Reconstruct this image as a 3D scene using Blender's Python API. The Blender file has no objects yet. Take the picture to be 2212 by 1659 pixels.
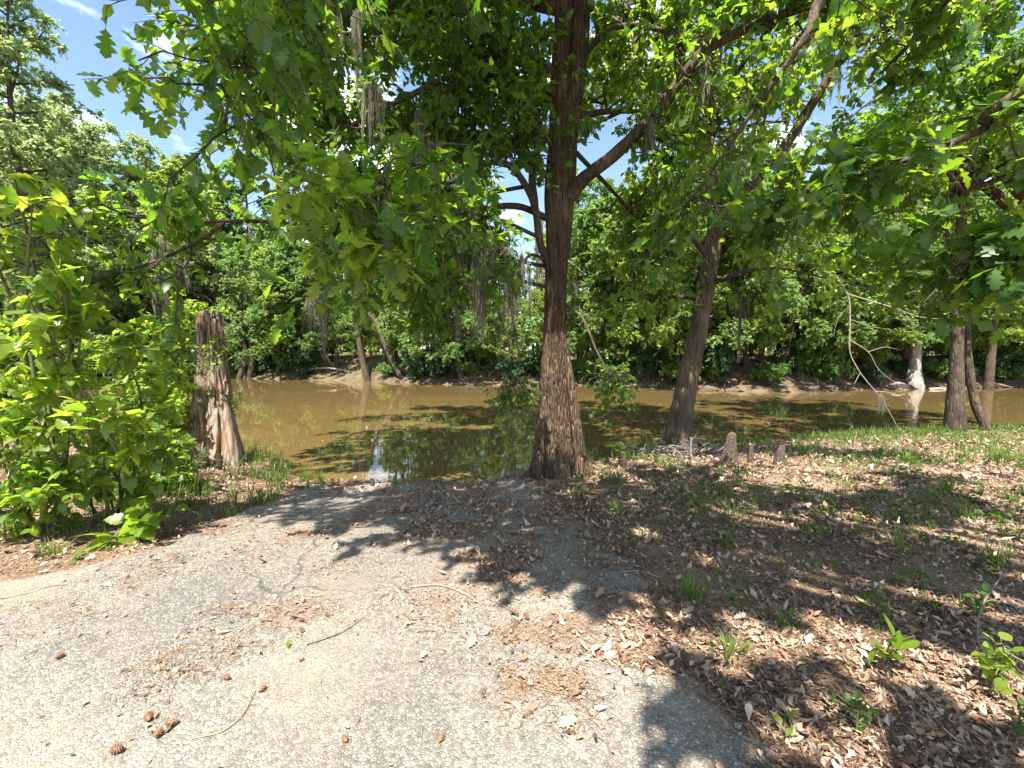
import bpy, math, random
import numpy as np
from mathutils import Vector, Matrix

# ------------------------------------------------------------------ camera, world, sun, exposure
scene = bpy.context.scene
C = scene.collection
EYE = 1.6
FPX = 928.0                      # focal length in pixels of a 2212 px wide print of the photograph
PITCH = math.radians(4.28)
cam_d = bpy.data.cameras.new('camera')
cam_d.sensor_width = 36.0
cam_d.lens = FPX / 2212.0 * 36.0
cam_d.clip_start = 0.05
cam_d.clip_end = 2000.0
cam = bpy.data.objects.new('camera', cam_d)
cam.location = (0, 0, EYE)
cam.rotation_euler = (math.radians(90) - PITCH, 0, 0)
C.objects.link(cam)
scene.camera = cam

SUN_TO = Vector((-0.14, -0.50, 1.0)).normalized()      # towards the sun: high, behind the camera and a little left
world = bpy.data.worlds.new('World')
scene.world = world
world.use_nodes = True
wt = world.node_tree
wt.nodes.clear()
w_out = wt.nodes.new('ShaderNodeOutputWorld')
w_bg = wt.nodes.new('ShaderNodeBackground')
w_sky = wt.nodes.new('ShaderNodeTexSky')
w_sky.sky_type = 'NISHITA'
w_sky.sun_disc = False
w_sky.sun_elevation = math.asin(SUN_TO.z)
w_sky.sun_rotation = math.atan2(SUN_TO.x, SUN_TO.y)
w_sky.altitude = 50.0
w_sky.air_density = 1.0
w_sky.dust_density = 0.3
w_sky.ozone_density = 1.2
w_tc = wt.nodes.new('ShaderNodeTexCoord')
w_map = wt.nodes.new('ShaderNodeMapping')
w_map.inputs['Scale'].default_value = (1.0, 1.0, 2.6)
w_map.inputs['Location'].default_value = (3.1, 0.4, 1.7)
w_noise = wt.nodes.new('ShaderNodeTexNoise')
w_noise.inputs['Scale'].default_value = 2.6
w_noise.inputs['Detail'].default_value = 8.0
w_noise.inputs['Roughness'].default_value = 0.58
w_ramp = wt.nodes.new('ShaderNodeValToRGB')
w_ramp.color_ramp.elements[0].position = 0.54
w_ramp.color_ramp.elements[0].color = (0, 0, 0, 1)
w_ramp.color_ramp.elements[1].position = 0.68
w_ramp.color_ramp.elements[1].color = (0.9, 0.9, 0.9, 1)
w_mix = wt.nodes.new('ShaderNodeMix')
w_mix.data_type = 'RGBA'
w_mix.inputs['B'].default_value = (11.5, 11.7, 12.0, 1)
wt.links.new(w_tc.outputs['Generated'], w_map.inputs['Vector'])
wt.links.new(w_map.outputs['Vector'], w_noise.inputs['Vector'])
wt.links.new(w_noise.outputs['Fac'], w_ramp.inputs['Fac'])
wt.links.new(w_ramp.outputs['Color'], w_mix.inputs['Factor'])
wt.links.new(w_sky.outputs['Color'], w_mix.inputs['A'])
wt.links.new(w_mix.outputs['Result'], w_bg.inputs['Color'])
w_bg.inputs['Strength'].default_value = 0.095
wt.links.new(w_bg.outputs['Background'], w_out.inputs['Surface'])

sun_d = bpy.data.lights.new('sun', 'SUN')
sun_d.energy = 5.0
sun_d.angle = math.radians(0.5)
sun_d.color = (1.0, 0.95, 0.87)
sun = bpy.data.objects.new('sun', sun_d)
sun.rotation_euler = (-SUN_TO).to_track_quat('-Z', 'Y').to_euler()
sun.location = SUN_TO * 60
C.objects.link(sun)

scene.view_settings.view_transform = 'Standard'
scene.view_settings.look = 'None'
scene.view_settings.exposure = 1.8
scene.view_settings.gamma = 1.0
scene.view_settings.use_curve_mapping = False
scene.render.engine = 'CYCLES'
scene.cycles.max_bounces = 6
scene.cycles.diffuse_bounces = 2
scene.cycles.transmission_bounces = 4
scene.cycles.transparent_max_bounces = 4
scene.cycles.use_denoising = True

# ------------------------------------------------------------------ helpers
RNG = np.random.default_rng(7)
cp, sp = math.cos(PITCH), math.sin(PITCH)


def P(px, py, Y):
    """a point at depth Y that the photograph shows at (px, py) of a 2212 x 1659 print"""
    u = (px - 1106.0) / FPX
    v = (829.5 - py) / FPX
    dy = cp + v * sp
    dz = -sp + v * cp
    t = Y / dy
    return np.array([u * t, Y, EYE + dz * t])


def project(V):
    V = np.asarray(V, float)
    y, z = V[:, 1], V[:, 2] - EYE
    f = y * cp - z * sp
    up = y * sp + z * cp
    f2 = np.where(np.abs(f) < 1e-6, 1e-6, f)
    return 1106 + FPX * V[:, 0] / f2, 829.5 - FPX * up / f2, f


def sstep(a, b, x):
    t = np.clip((x - a) / (b - a), 0, 1)
    return t * t * (3 - 2 * t)


_nz = np.random.default_rng(3)
_NG = _nz.random((64, 64))


def noise2(x, y):
    x, y = np.asarray(x, float), np.asarray(y, float)
    xi, yi = np.floor(x).astype(int), np.floor(y).astype(int)
    fx, fy = x - xi, y - yi
    fx, fy = fx * fx * (3 - 2 * fx), fy * fy * (3 - 2 * fy)
    a = _NG[xi % 64, yi % 64]
    b = _NG[(xi + 1) % 64, yi % 64]
    c = _NG[xi % 64, (yi + 1) % 64]
    d = _NG[(xi + 1) % 64, (yi + 1) % 64]
    return (a * (1 - fx) + b * fx) * (1 - fy) + (c * (1 - fx) + d * fx) * fy


def fbm(x, y, o=4):
    s, a, t = 0, 0.5, 0
    for i in range(o):
        s = s + a * noise2(x * 2 ** i + 17 * i, y * 2 ** i + 9 * i)
        t += a
        a *= 0.5
    return s / t


WATER_Z = -0.7


def near_edge(x):
    e = np.interp(x, [-60, -14, -7, -4.6, -3.6, -1, 0.2, 1.0, 2.4, 4, 6, 8, 12, 20, 60],
                  [9, 9.2, 8.8, 7.9, 7.0, 6.95, 7.0, 7.15, 7.8, 8.6, 9.2, 9.8, 10.6, 11, 12])
    return e + 0.25 * (fbm(np.asarray(x) * 1.3, np.asarray(x) * 0 + 4.2, 3) - 0.5)


def far_edge(x):
    e = np.interp(x, [-120, -40, -24, -11, -3.4, 4.6, 12, 16, 26, 60, 120],
                  [44, 40, 37.5, 34, 30, 29.6, 26, 25, 27, 31, 36])
    return e + 1.4 * (fbm(np.asarray(x) * 0.5, np.asarray(x) * 0 + 1.2, 3) - 0.5)


def height(x, y):
    x, y = np.asarray(x, float), np.asarray(y, float)
    e = near_edge(x)
    ramp = sstep(-4.2, -3.2, x) * (1 - sstep(-0.6, 0.45, x))
    drop_end = -0.27 - 0.23 * ramp
    plate = drop_end * sstep(2.8, 7.0, y + (7.0 - e))
    plate = plate + 0.05 * (fbm(x * 0.9, y * 0.9) - 0.5) * (1 - 0.6 * ramp) + 0.03 * (fbm(x * 4, y * 4, 2) - 0.5) * (1 - ramp)
    near = plate - 1.4 * sstep(-0.12, 0.75, y - e)
    f = far_edge(x)
    d = y - f
    far = -1.6 + 1.1 * sstep(-2.5, 0.3, d) + 1.75 * sstep(-0.2, 3.4, d) + 0.35 * sstep(4, 12, d)
    far = far + 0.30 * (fbm(x * 2.1, y * 2.1, 3) - 0.5) * sstep(-0.3, 1.0, d) + 0.45 * (fbm(x * 0.55, y * 0.55) - 0.5) * sstep(-0.5, 1.5, d) + 0.7 * (fbm(x * 0.08, y * 0.08) - 0.5) * sstep(3, 25, d)
    return np.where(y < (e + f) / 2, near, far)


def H(x, y):
    return float(height(np.array([x]), np.array([y]))[0])


def G(px, py):
    """ground point seen at the print's (px, py)"""
    d = P(px, py, 1.0) - np.array([0, 0, EYE])
    y = 1.0
    for _ in range(60):
        y = (H(d[0] * y, y) - EYE) / d[2] * 0.5 + y * 0.5
    return np.array([d[0] * y, y, H(d[0] * y, y)])


def new_mesh(name, V, tris=None, quads=None, smooth=False):
    me = bpy.data.meshes.new(name)
    V = np.ascontiguousarray(V, dtype=np.float32)
    nt = 0 if tris is None else len(tris)
    nq = 0 if quads is None else len(quads)
    loops, totals = [], []
    if nt:
        loops.append(np.asarray(tris, np.int32).ravel())
        totals.append(np.full(nt, 3, np.int32))
    if nq:
        loops.append(np.asarray(quads, np.int32).ravel())
        totals.append(np.full(nq, 4, np.int32))
    loops = np.concatenate(loops)
    totals = np.concatenate(totals)
    starts = np.concatenate([[0], np.cumsum(totals)[:-1]]).astype(np.int32)
    me.vertices.add(len(V))
    me.vertices.foreach_set('co', V.ravel())
    me.loops.add(len(loops))
    me.loops.foreach_set('vertex_index', loops)
    me.polygons.add(len(totals))
    me.polygons.foreach_set('loop_start', starts)
    me.polygons.foreach_set('loop_total', totals)
    if smooth:
        me.polygons.foreach_set('use_smooth', np.ones(len(totals), bool))
    me.update(calc_edges=True)
    return me


class MB:
    """collects pieces of one mesh"""

    def __init__(self):
        self.V, self.T, self.Q, self.n = [], [], [], 0

    def add(self, V, tris=None, quads=None):
        V = np.asarray(V, float)
        self.V.append(V)
        if tris is not None and len(tris):
            self.T.append(np.asarray(tris, np.int64) + self.n)
        if quads is not None and len(quads):
            self.Q.append(np.asarray(quads, np.int64) + self.n)
        self.n += len(V)
        return self

    def obj(self, name, m, parent=None, origin=(0, 0, 0), smooth=False):
        V = np.concatenate(self.V) - np.asarray(origin, float)
        me = new_mesh(name, V, np.concatenate(self.T) if self.T else None, np.concatenate(self.Q) if self.Q else None, smooth)
        return link(name, me, m, parent, origin)


def link(name, me, m, parent=None, origin=(0, 0, 0)):
    if m is not None and not me.materials:
        me.materials.append(m)
    o = bpy.data.objects.new(name, me)
    if parent is None:
        o.location = origin
    else:
        o.parent = parent
        o.location = Vector(origin) - parent.location
    C.objects.link(o)
    return o


def tag(o, label=None, cat=None, group=None, kind=None):
    if label:
        o['label'] = label
    if cat:
        o['category'] = cat
    if group:
        o['group'] = group
    if kind:
        o['kind'] = kind
    return o


def thing(name, label, cat, loc, group=None):
    o = bpy.data.objects.new(name, None)
    o.location = Vector([float(v) for v in loc])
    o.empty_display_size = 0.2
    C.objects.link(o)
    return tag(o, label, cat, group)


def nrm(v):
    v = np.asarray(v, float)
    return v / np.maximum(np.linalg.norm(v, axis=-1, keepdims=True), 1e-9)


def catmull(pts, n):
    pts = np.asarray(pts, float)
    p = np.vstack([2 * pts[0] - pts[1], pts, 2 * pts[-1] - pts[-2]])
    k = len(pts) - 1
    t = np.linspace(0, k, n)
    i = np.minimum(t.astype(int), k - 1)
    f = (t - i)[:, None]
    a, b, c, d = p[i], p[i + 1], p[i + 2], p[i + 3]
    return 0.5 * (2 * b + (c - a) * f + (2 * a - 5 * b + 4 * c - d) * f * f + (3 * b - a - 3 * c + d) * f ** 3)


def frames(pts):
    t = nrm(np.gradient(pts, axis=0))
    ref = np.array([0.0, 1.0, 0.0]) if abs(t[:, 1]).mean() < 0.8 else np.array([1.0, 0, 0])
    s = nrm(np.cross(t, ref))
    b = np.cross(s, t)
    return t, s, b


def tube(mb, pts, rad, sides=12, bark=0.0, lobes=0, seed=0, cap=True, radf=None):
    """a tapered tube along pts; bark adds lengthwise furrows to the surface"""
    pts = np.asarray(pts, float)
    n = len(pts)
    rad = np.interp(np.linspace(0, 1, n), np.linspace(0, 1, len(rad)), rad)
    t, s, b = frames(pts)
    th = np.linspace(0, 2 * np.pi, sides, endpoint=False)
    R = rad[:, None] * np.ones((1, sides))
    if radf is not None:
        R = R * radf(np.linspace(0, 1, n)[:, None], th[None, :])
    if bark > 0:
        L = np.concatenate([[0], np.cumsum(np.linalg.norm(np.diff(pts, axis=0), axis=1))])
        k = max(5, sides // 4)
        w = fbm(th[None, :] * 0 + L[:, None] * 1.7 + seed, th[None, :] * 1.5 + 3 * seed, 3) * 9
        f = np.abs(np.sin(0.5 * (k * th[None, :]) + w)) ** 0.7
        R = R * (1 + bark * (f - 0.6) + 0.10 * (fbm(L[:, None] * 0.9 + seed, th[None, :] * 0.95 + seed, 3) - 0.5))
    V = pts[:, None, :] + R[:, :, None] * (np.cos(th)[None, :, None] * s[:, None, :] + np.sin(th)[None, :, None] * b[:, None, :])
    V = V.reshape(-1, 3)
    i = np.arange(n - 1)[:, None] * sides
    j = np.arange(sides)[None, :]
    j2 = (j + 1) % sides
    q = np.stack([i + j, i + j2, i + sides + j2, i + sides + j], -1).reshape(-1, 4)
    T = []
    if cap:
        V = np.vstack([V, pts[-1]])
        k0 = (n - 1) * sides
        T = [[k0 + a, k0 + (a + 1) % sides, n * sides] for a in range(sides)]
    mb.add(V, T if cap else None, q)


def tubes(mb, PP, RR, sides=3):
    """many thin tubes at once: PP [M,K,3], RR [M,K]"""
    M, K, _ = PP.shape
    if M == 0:
        return
    t = nrm(np.gradient(PP, axis=1))
    ref = np.where(np.abs(t[..., 2:3]) < 0.9, np.array([0, 0, 1.0]), np.array([1.0, 0, 0]))
    s = nrm(np.cross(t, ref))
    b = np.cross(s, t)
    th = np.linspace(0, 2 * np.pi, sides, endpoint=False)
    V = PP[:, :, None, :] + RR[:, :, None, None] * (np.cos(th)[:, None] * s[:, :, None, :] + np.sin(th)[:, None] * b[:, :, None, :])
    base = (np.arange(M) * K * sides)[:, None, None]
    i = (np.arange(K - 1) * sides)[None, :, None]
    j = np.arange(sides)[None, None, :]
    j2 = (j + 1) % sides
    q = np.stack([base + i + j, base + i + j2, base + i + sides + j2, base + i + sides + j], -1).reshape(-1, 4)
    mb.add(V.reshape(-1, 3), None, q)


# ------------------------------------------------------------------ leaf shapes (x across, y along, z up)
def leaf_shape(half, fold=0.18, curl=-0.15, wave=0.0, thick=0.0):
    half = np.array(half, float)
    x, y = half[:, 0], half[:, 1]
    ym = np.clip(y, 0, 1)
    zc = curl * ym ** 2
    w = wave * np.sin(y * 17)
    mid = np.stack([0 * x, ym, zc], 1)
    rgt = np.stack([x, y, zc + fold * x + w * x], 1)
    lft = np.stack([-x, y, zc + fold * x - w * x], 1)
    V = np.vstack([mid, rgt, lft])
    n = len(half)
    T = []
    for i in range(n - 1):
        for o, flip in ((n, False), (2 * n, True)):
            for tri in ((i, o + i, o + i + 1), (i, o + i + 1, i + 1)):
                a = V[tri[0]], V[tri[1]], V[tri[2]]
                if np.linalg.norm(np.cross(a[1] - a[0], a[2] - a[0])) > 1e-7:
                    T.append(tri if not flip else tri[::-1])
    used = np.unique(np.array(T))
    re = -np.ones(len(V), int)
    re[used] = np.arange(len(used))
    return V[used], re[np.array(T)]


OAK = [(0, 0), (.02, .08), (.10, .16), (.20, .24), (.09, .31), (.22, .38), (.33, .47), (.13, .54), (.26, .62), (.36, .72), (.16, .78), (.19, .88), (.10, .94), (0, 1)]
OAK_S = [(0, 0), (.17, .28), (.10, .44), (.33, .68), (0, 1)]
OBOVATE = [(0, 0), (.05, .15), (.14, .4), (.21, .65), (.17, .86), (0, 1)]
LANCE = [(0, 0), (.10, .25), (.13, .5), (.08, .78), (0, 1)]
BROAD = [(0, 0.06), (.20, -.06), (.40, .10), (.45, .26), (.36, .36), (.40, .50), (.28, .60), (.22, .76), (.09, .88), (0, 1)]
OVATE = [(0, 0), (.20, .12), (.30, .34), (.24, .60), (.11, .84), (0, 1)]
DIAMOND = [(0, 0), (.30, .45), (0, 1)]
TEARDROP = [(0, 0), (.24, .30), (.20, .62), (0, 1)]


def leaf_cloud(mb, pos, d, n, size, shapes, rng):
    k = len(pos)
    if k == 0:
        return
    which = rng.integers(0, len(shapes), k)
    d = nrm(d)
    s = nrm(np.cross(d, n))
    n2 = np.cross(s, d)
    for w, (tv, tt) in enumerate(shapes):
        m = which == w
        c = int(m.sum())
        if not c:
            continue
        loc = tv[None] * size[m][:, None, None]
        V = pos[m][:, None] + loc[..., 0:1] * s[m][:, None] + loc[..., 1:2] * d[m][:, None] + loc[..., 2:3] * n2[m][:, None]
        T = tt[None] + (np.arange(c) * len(tv))[:, None, None]
        mb.add(V.reshape(-1, 3), T.reshape(-1, 3))


OAKS = [leaf_shape(OAK, .12, -.2, .03), leaf_shape(OAK, .3, .1, -.05), leaf_shape(OAK, .05, -.45, .06), leaf_shape(OAK, -.15, -.1, .05)]
OAKS_S = [leaf_shape(OAK_S, .2, -.2), leaf_shape(OAK_S, .35, .1), leaf_shape(OAK_S, -.15, -.35)]
OBS = [leaf_shape(OBOVATE, .2, -.15), leaf_shape(OBOVATE, .35, .1), leaf_shape(OBOVATE, .05, -.35)]
LANCES = [leaf_shape(LANCE, .2, -.25), leaf_shape(LANCE, .3, .05)]
BROADS = [leaf_shape(BROAD, .14, -.22, .05), leaf_shape(BROAD, .3, -.05, .04), leaf_shape(BROAD, -.05, -.35, .06), leaf_shape(BROAD, .55, -.45, .08), leaf_shape([(x * .8, y) for x, y in BROAD], .35, .2, .1), leaf_shape([(x * (.7 if y > .5 else 1.0), y) for x, y in BROAD], -.2, -.6, .1)]
OVATES = [leaf_shape(OVATE, .15, -.2), leaf_shape(OVATE, .3, 0.0)]
DIAMONDS = [leaf_shape(DIAMOND, .25, -.1), leaf_shape(DIAMOND, .1, -.3)]
KITES = [(np.array([[0, 0, 0], [.30, .45, .06], [0, 1, -.14], [-.30, .45, .06]]), np.array([[0, 1, 2], [0, 2, 3]])),
         (np.array([[0, 0, 0], [.27, .5, .10], [.04, 1, -.30], [-.30, .42, .02]]), np.array([[0, 1, 2], [0, 2, 3]]))]
TEARS = [leaf_shape(TEARDROP, .2, -.15), leaf_shape(TEARDROP, .35, -.3)]


# ------------------------------------------------------------------ materials
def material(name):
    m = bpy.data.materials.new(name)
    m.use_nodes = True
    nt = m.node_tree
    nt.nodes.clear()
    out = nt.nodes.new('ShaderNodeOutputMaterial')
    return m, nt, out


def N(nt, kind, **kw):
    n = nt.nodes.new('ShaderNode' + kind)
    for k, v in kw.items():
        if hasattr(n, k) and k not in n.inputs:
            setattr(n, k, v)
        else:
            n.inputs[k].default_value = v
    return n


def ramp(nt, stops, interp='LINEAR'):
    r = nt.nodes.new('ShaderNodeValToRGB')
    r.color_ramp.interpolation = interp
    e = r.color_ramp.elements
    while len(e) < len(stops):
        e.new(0.5)
    for i, (p, c) in enumerate(stops):
        e[i].position = p
        e[i].color = (c[0], c[1], c[2], 1)
    return r


def mix(nt, fac, a, b, blend='MIX'):
    n = nt.nodes.new('ShaderNodeMix')
    n.data_type = 'RGBA'
    n.blend_type = blend
    for key, v in (('Factor', fac), ('A', a), ('B', b)):
        if isinstance(v, bpy.types.NodeSocket):
            nt.links.new(v, n.inputs[key])
        elif isinstance(v, (tuple, list)):
            n.inputs[key].default_value = (*v[:3], 1)
        else:
            n.inputs[key].default_value = v
    return n.outputs['Result']


def leaf_material(name, cols, trans, rough=0.42, tmix=0.4, spec=0.5):
    """leaf blade: a glossy reflecting side plus light let through; colour differs from leaf to leaf"""
    m, nt, out = material(name)
    L = nt.links.new
    geo = N(nt, 'NewGeometry')
    oi = N(nt, 'ObjectInfo')
    add = N(nt, 'Math', operation='ADD')
    L(geo.outputs['Random Per Island'], add.inputs[0])
    L(oi.outputs['Random'], add.inputs[1])
    fr = N(nt, 'Math', operation='FRACT')
    L(add.outputs[0], fr.inputs[0])
    r = ramp(nt, [(i / max(1, len(cols) - 1), c) for i, c in enumerate(cols)])
    L(fr.outputs[0], r.inputs['Fac'])
    r2 = ramp(nt, [(i / max(1, len(trans) - 1), c) for i, c in enumerate(trans)])
    L(fr.outputs[0], r2.inputs['Fac'])
    pb = N(nt, 'BsdfPrincipled', Roughness=rough)
    pb.inputs['Specular IOR Level'].default_value = spec
    L(r.outputs['Color'], pb.inputs['Base Color'])
    tr = N(nt, 'BsdfTranslucent')
    L(r2.outputs['Color'], tr.inputs['Color'])
    ms = N(nt, 'MixShader')
    ms.inputs[0].default_value = tmix
    L(pb.outputs[0], ms.inputs[1])
    L(tr.outputs[0], ms.inputs[2])
    L(ms.outputs[0], out.inputs['Surface'])
    return m


def bark_material(name, dark, mid, light, zs=0.16, scale=9.0, bump=0.6):
    m, nt, out = material(name)
    L = nt.links.new
    tc = N(nt, 'TexCoord')
    mp = N(nt, 'Mapping')
    mp.inputs['Scale'].default_value = (1, 1, zs)
    L(tc.outputs['Object'], mp.inputs['Vector'])
    n1 = N(nt, 'TexNoise', Scale=scale * 2.2, Detail=8.0, Roughness=0.65)
    L(mp.outputs[0], n1.inputs['Vector'])
    vo = N(nt, 'TexVoronoi', Scale=scale * 2.6)
    vo.feature = 'DISTANCE_TO_EDGE'
    L(mp.outputs[0], vo.inputs['Vector'])
    n2 = N(nt, 'TexNoise', Scale=2.2, Detail=4.0)
    L(tc.outputs['Object'], n2.inputs['Vector'])
    r = ramp(nt, [(0.25, dark), (0.5, mid), (0.78, light)])
    L(n1.outputs['Fac'], r.inputs['Fac'])
    r2 = ramp(nt, [(0.35, (0.62, 0.62, 0.6)), (0.65, (1.15, 1.08, 1.0))])
    L(n2.outputs['Fac'], r2.inputs['Fac'])
    col = mix(nt, 1.0, r.outputs['Color'], r2.outputs['Color'], 'MULTIPLY')
    pb = N(nt, 'BsdfPrincipled', Roughness=0.9)
    pb.inputs['Specular IOR Level'].default_value = 0.2
    L(col, pb.inputs['Base Color'])
    h = N(nt, 'Math', operation='ADD')
    mr = N(nt, 'MapRange')
    mr.inputs['From Max'].default_value = 0.25
    L(vo.outputs['Distance'], mr.inputs['Value'])
    L(mr.outputs[0], h.inputs[0])
    L(n1.outputs['Fac'], h.inputs[1])
    bp = N(nt, 'Bump', Strength=bump, Distance=0.035)
    L(h.outputs[0], bp.inputs['Height'])
    L(bp.outputs[0], pb.inputs['Normal'])
    L(pb.outputs[0], out.inputs['Surface'])
    return m


def plain_material(name, cols, rough=0.8, noise=12.0, spec=0.3, bump=0.0, per_island=False):
    m, nt, out = material(name)
    L = nt.links.new
    pb = N(nt, 'BsdfPrincipled', Roughness=rough)
    pb.inputs['Specular IOR Level'].default_value = spec
    r = ramp(nt, [(0.15 + 0.7 * i / max(1, len(cols) - 1) if not per_island else i / max(1, len(cols) - 1), c) for i, c in enumerate(cols)])
    tc = N(nt, 'TexCoord')
    nz = N(nt, 'TexNoise', Scale=noise, Detail=5.0)
    L(tc.outputs['Object'], nz.inputs['Vector'])
    if per_island:
        geo = N(nt, 'NewGeometry')
        oi = N(nt, 'ObjectInfo')
        add = N(nt, 'Math', operation='ADD')
        L(geo.outputs['Random Per Island'], add.inputs[0])
        L(oi.outputs['Random'], add.inputs[1])
        fr = N(nt, 'Math', operation='FRACT')
        L(add.outputs[0], fr.inputs[0])
        L(fr.outputs[0], r.inputs['Fac'])
    else:
        L(nz.outputs['Fac'], r.inputs['Fac'])
    L(r.outputs['Color'], pb.inputs['Base Color'])
    if bump:
        bp = N(nt, 'Bump', Strength=bump, Distance=0.01)
        L(nz.outputs['Fac'], bp.inputs['Height'])
        L(bp.outputs[0], pb.inputs['Normal'])
    L(pb.outputs[0], out.inputs['Surface'])
    return m


M = {}
M['oak_leaf'] = leaf_material('oak_leaf', [(.030, .075, .014), (.045, .10, .018), (.06, .12, .02)], [(.18, .38, .015), (.28, .48, .02), (.42, .54, .03)], 0.44, 0.45)
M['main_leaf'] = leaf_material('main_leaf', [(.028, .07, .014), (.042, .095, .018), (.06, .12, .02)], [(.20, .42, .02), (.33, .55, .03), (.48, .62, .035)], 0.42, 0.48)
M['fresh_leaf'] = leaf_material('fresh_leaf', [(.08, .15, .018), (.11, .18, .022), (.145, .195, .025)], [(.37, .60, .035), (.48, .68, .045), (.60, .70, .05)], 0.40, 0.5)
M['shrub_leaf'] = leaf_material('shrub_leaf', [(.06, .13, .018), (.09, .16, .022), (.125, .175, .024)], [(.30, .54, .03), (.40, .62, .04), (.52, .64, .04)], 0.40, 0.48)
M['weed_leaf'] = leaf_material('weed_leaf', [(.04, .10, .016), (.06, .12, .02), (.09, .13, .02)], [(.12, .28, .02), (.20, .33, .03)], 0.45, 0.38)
FAR = []
for nm, a, b in (('olive', (.125, .165, .05), (.17, .19, .075)), ('mid_green', (.08, .15, .03), (.12, .18, .042)),
                 ('yellow_green', (.11, .175, .024), (.155, .19, .032)), ('light_green', (.12, .18, .05), (.19, .225, .09)), ('deep_green', (.055, .115, .03), (.085, .145, .042))):
    FAR.append(leaf_material('far_leaf_' + nm, [a, tuple((x + y) / 2 for x, y in zip(a, b)), b],
                             [tuple(x * 3.2 for x in a), tuple(x * 3.8 for x in b)], 0.45, 0.40))
M['cypress_leaf'] = leaf_material('cypress_leaf', [(.03, .085, .03), (.05, .11, .035)], [(.08, .2, .04), (.12, .25, .05)], 0.5, 0.35)
M['bark_main'] = bark_material('bark_main', (.045, .031, .021), (.15, .10, .066), (.29, .205, .145), 0.10, 13.0, 1.0)
M['bark_grey'] = bark_material('bark_grey', (.055, .042, .03), (.155, .118, .085), (.29, .23, .17), 0.15, 9.0, 0.7)
M['bark_dark'] = bark_material('bark_dark', (.03, .024, .018), (.085, .066, .048), (.16, .125, .095), 0.2, 7.0, 0.5)
M['bark_pale'] = bark_material('bark_pale', (.15, .135, .12), (.30, .275, .25), (.42, .38, .33), 0.15, 5.0, 0.5)
M['twig'] = plain_material('twig_bark', [(.05, .036, .025), (.11, .085, .06)], 0.85)
M['stem'] = plain_material('green_stem', [(.09, .10, .03), (.16, .15, .06)], 0.7)
M['moss'] = plain_material('spanish_moss', [(.12, .115, .08), (.21, .20, .14), (.29, .27, .20)], 0.95, per_island=True, spec=0.1)
M['dead_wood'] = plain_material('dead_wood', [(.15, .115, .08), (.27, .22, .165), (.38, .325, .26)], 0.85, 25.0, bump=0.5)
M['drift_wood'] = plain_material('drift_wood', [(.09, .073, .058), (.18, .15, .125), (.31, .275, .235)], 0.85, 22.0, bump=0.5)
M['stick'] = plain_material('stick_bark', [(.07, .05, .035), (.17, .13, .10), (.27, .22, .18)], 0.85, 30.0, bump=0.4)
M['litter'] = plain_material('dry_leaf', [(.055, .032, .02), (.11, .064, .038), (.20, .12, .074), (.29, .185, .12), (.37, .258, .175), (.45, .34, .245), (.23, .12, .072), (.085, .05, .03)], 0.65, per_island=True, spec=0.4)
M['straw'] = plain_material('dry_straw', [(.13, .075, .04), (.25, .15, .08), (.36, .25, .15)], 0.75, per_island=True)
M['grass'] = leaf_material('grass_blade', [(.06, .12, .015), (.10, .15, .02), (.15, .17, .035)], [(.16, .30, .02), (.26, .36, .04)], 0.45, 0.38)
M['cone'] = plain_material('cone_scale', [(.12, .065, .035), (.22, .12, .065), (.30, .18, .10)], 0.75, 60.0)
M['knee'] = bark_material('knee_bark', (.05, .038, .03), (.13, .10, .078), (.25, .20, .16), 0.22, 26.0, 0.6)


def stump_material():
    m, nt, out = material('rotten_wood')
    L = nt.links.new
    tc = N(nt, 'TexCoord')
    mp = N(nt, 'Mapping')
    mp.inputs['Scale'].default_value = (1, 1, 0.12)
    L(tc.outputs['Object'], mp.inputs['Vector'])
    n1 = N(nt, 'TexNoise', Scale=20.0, Detail=9.0, Roughness=0.68)
    L(mp.outputs[0], n1.inputs['Vector'])
    n2 = N(nt, 'TexNoise', Scale=3.2, Detail=5.0)
    L(tc.outputs['Object'], n2.inputs['Vector'])
    r = ramp(nt, [(0.30, (.06, .04, .03)), (0.44, (.20, .145, .11)), (0.58, (.37, .295, .23)), (0.8, (.50, .42, .34))])
    L(n1.outputs['Fac'], r.inputs['Fac'])
    r2 = ramp(nt, [(0.34, (1.0, .82, .66)), (0.55, (1.0, 1.0, 1.0))])
    L(n2.outputs['Fac'], r2.inputs['Fac'])
    col = mix(nt, 1.0, r.outputs['Color'], r2.outputs['Color'], 'MULTIPLY')
    pb = N(nt, 'BsdfPrincipled', Roughness=0.92)
    pb.inputs['Specular IOR Level'].default_value = 0.15
    L(col, pb.inputs['Base Color'])
    bp = N(nt, 'Bump', Strength=0.9, Distance=0.03)
    L(n1.outputs['Fac'], bp.inputs['Height'])
    L(bp.outputs[0], pb.inputs['Normal'])
    L(pb.outputs[0], out.inputs['Surface'])
    return m


M['stump'] = stump_material()


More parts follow.
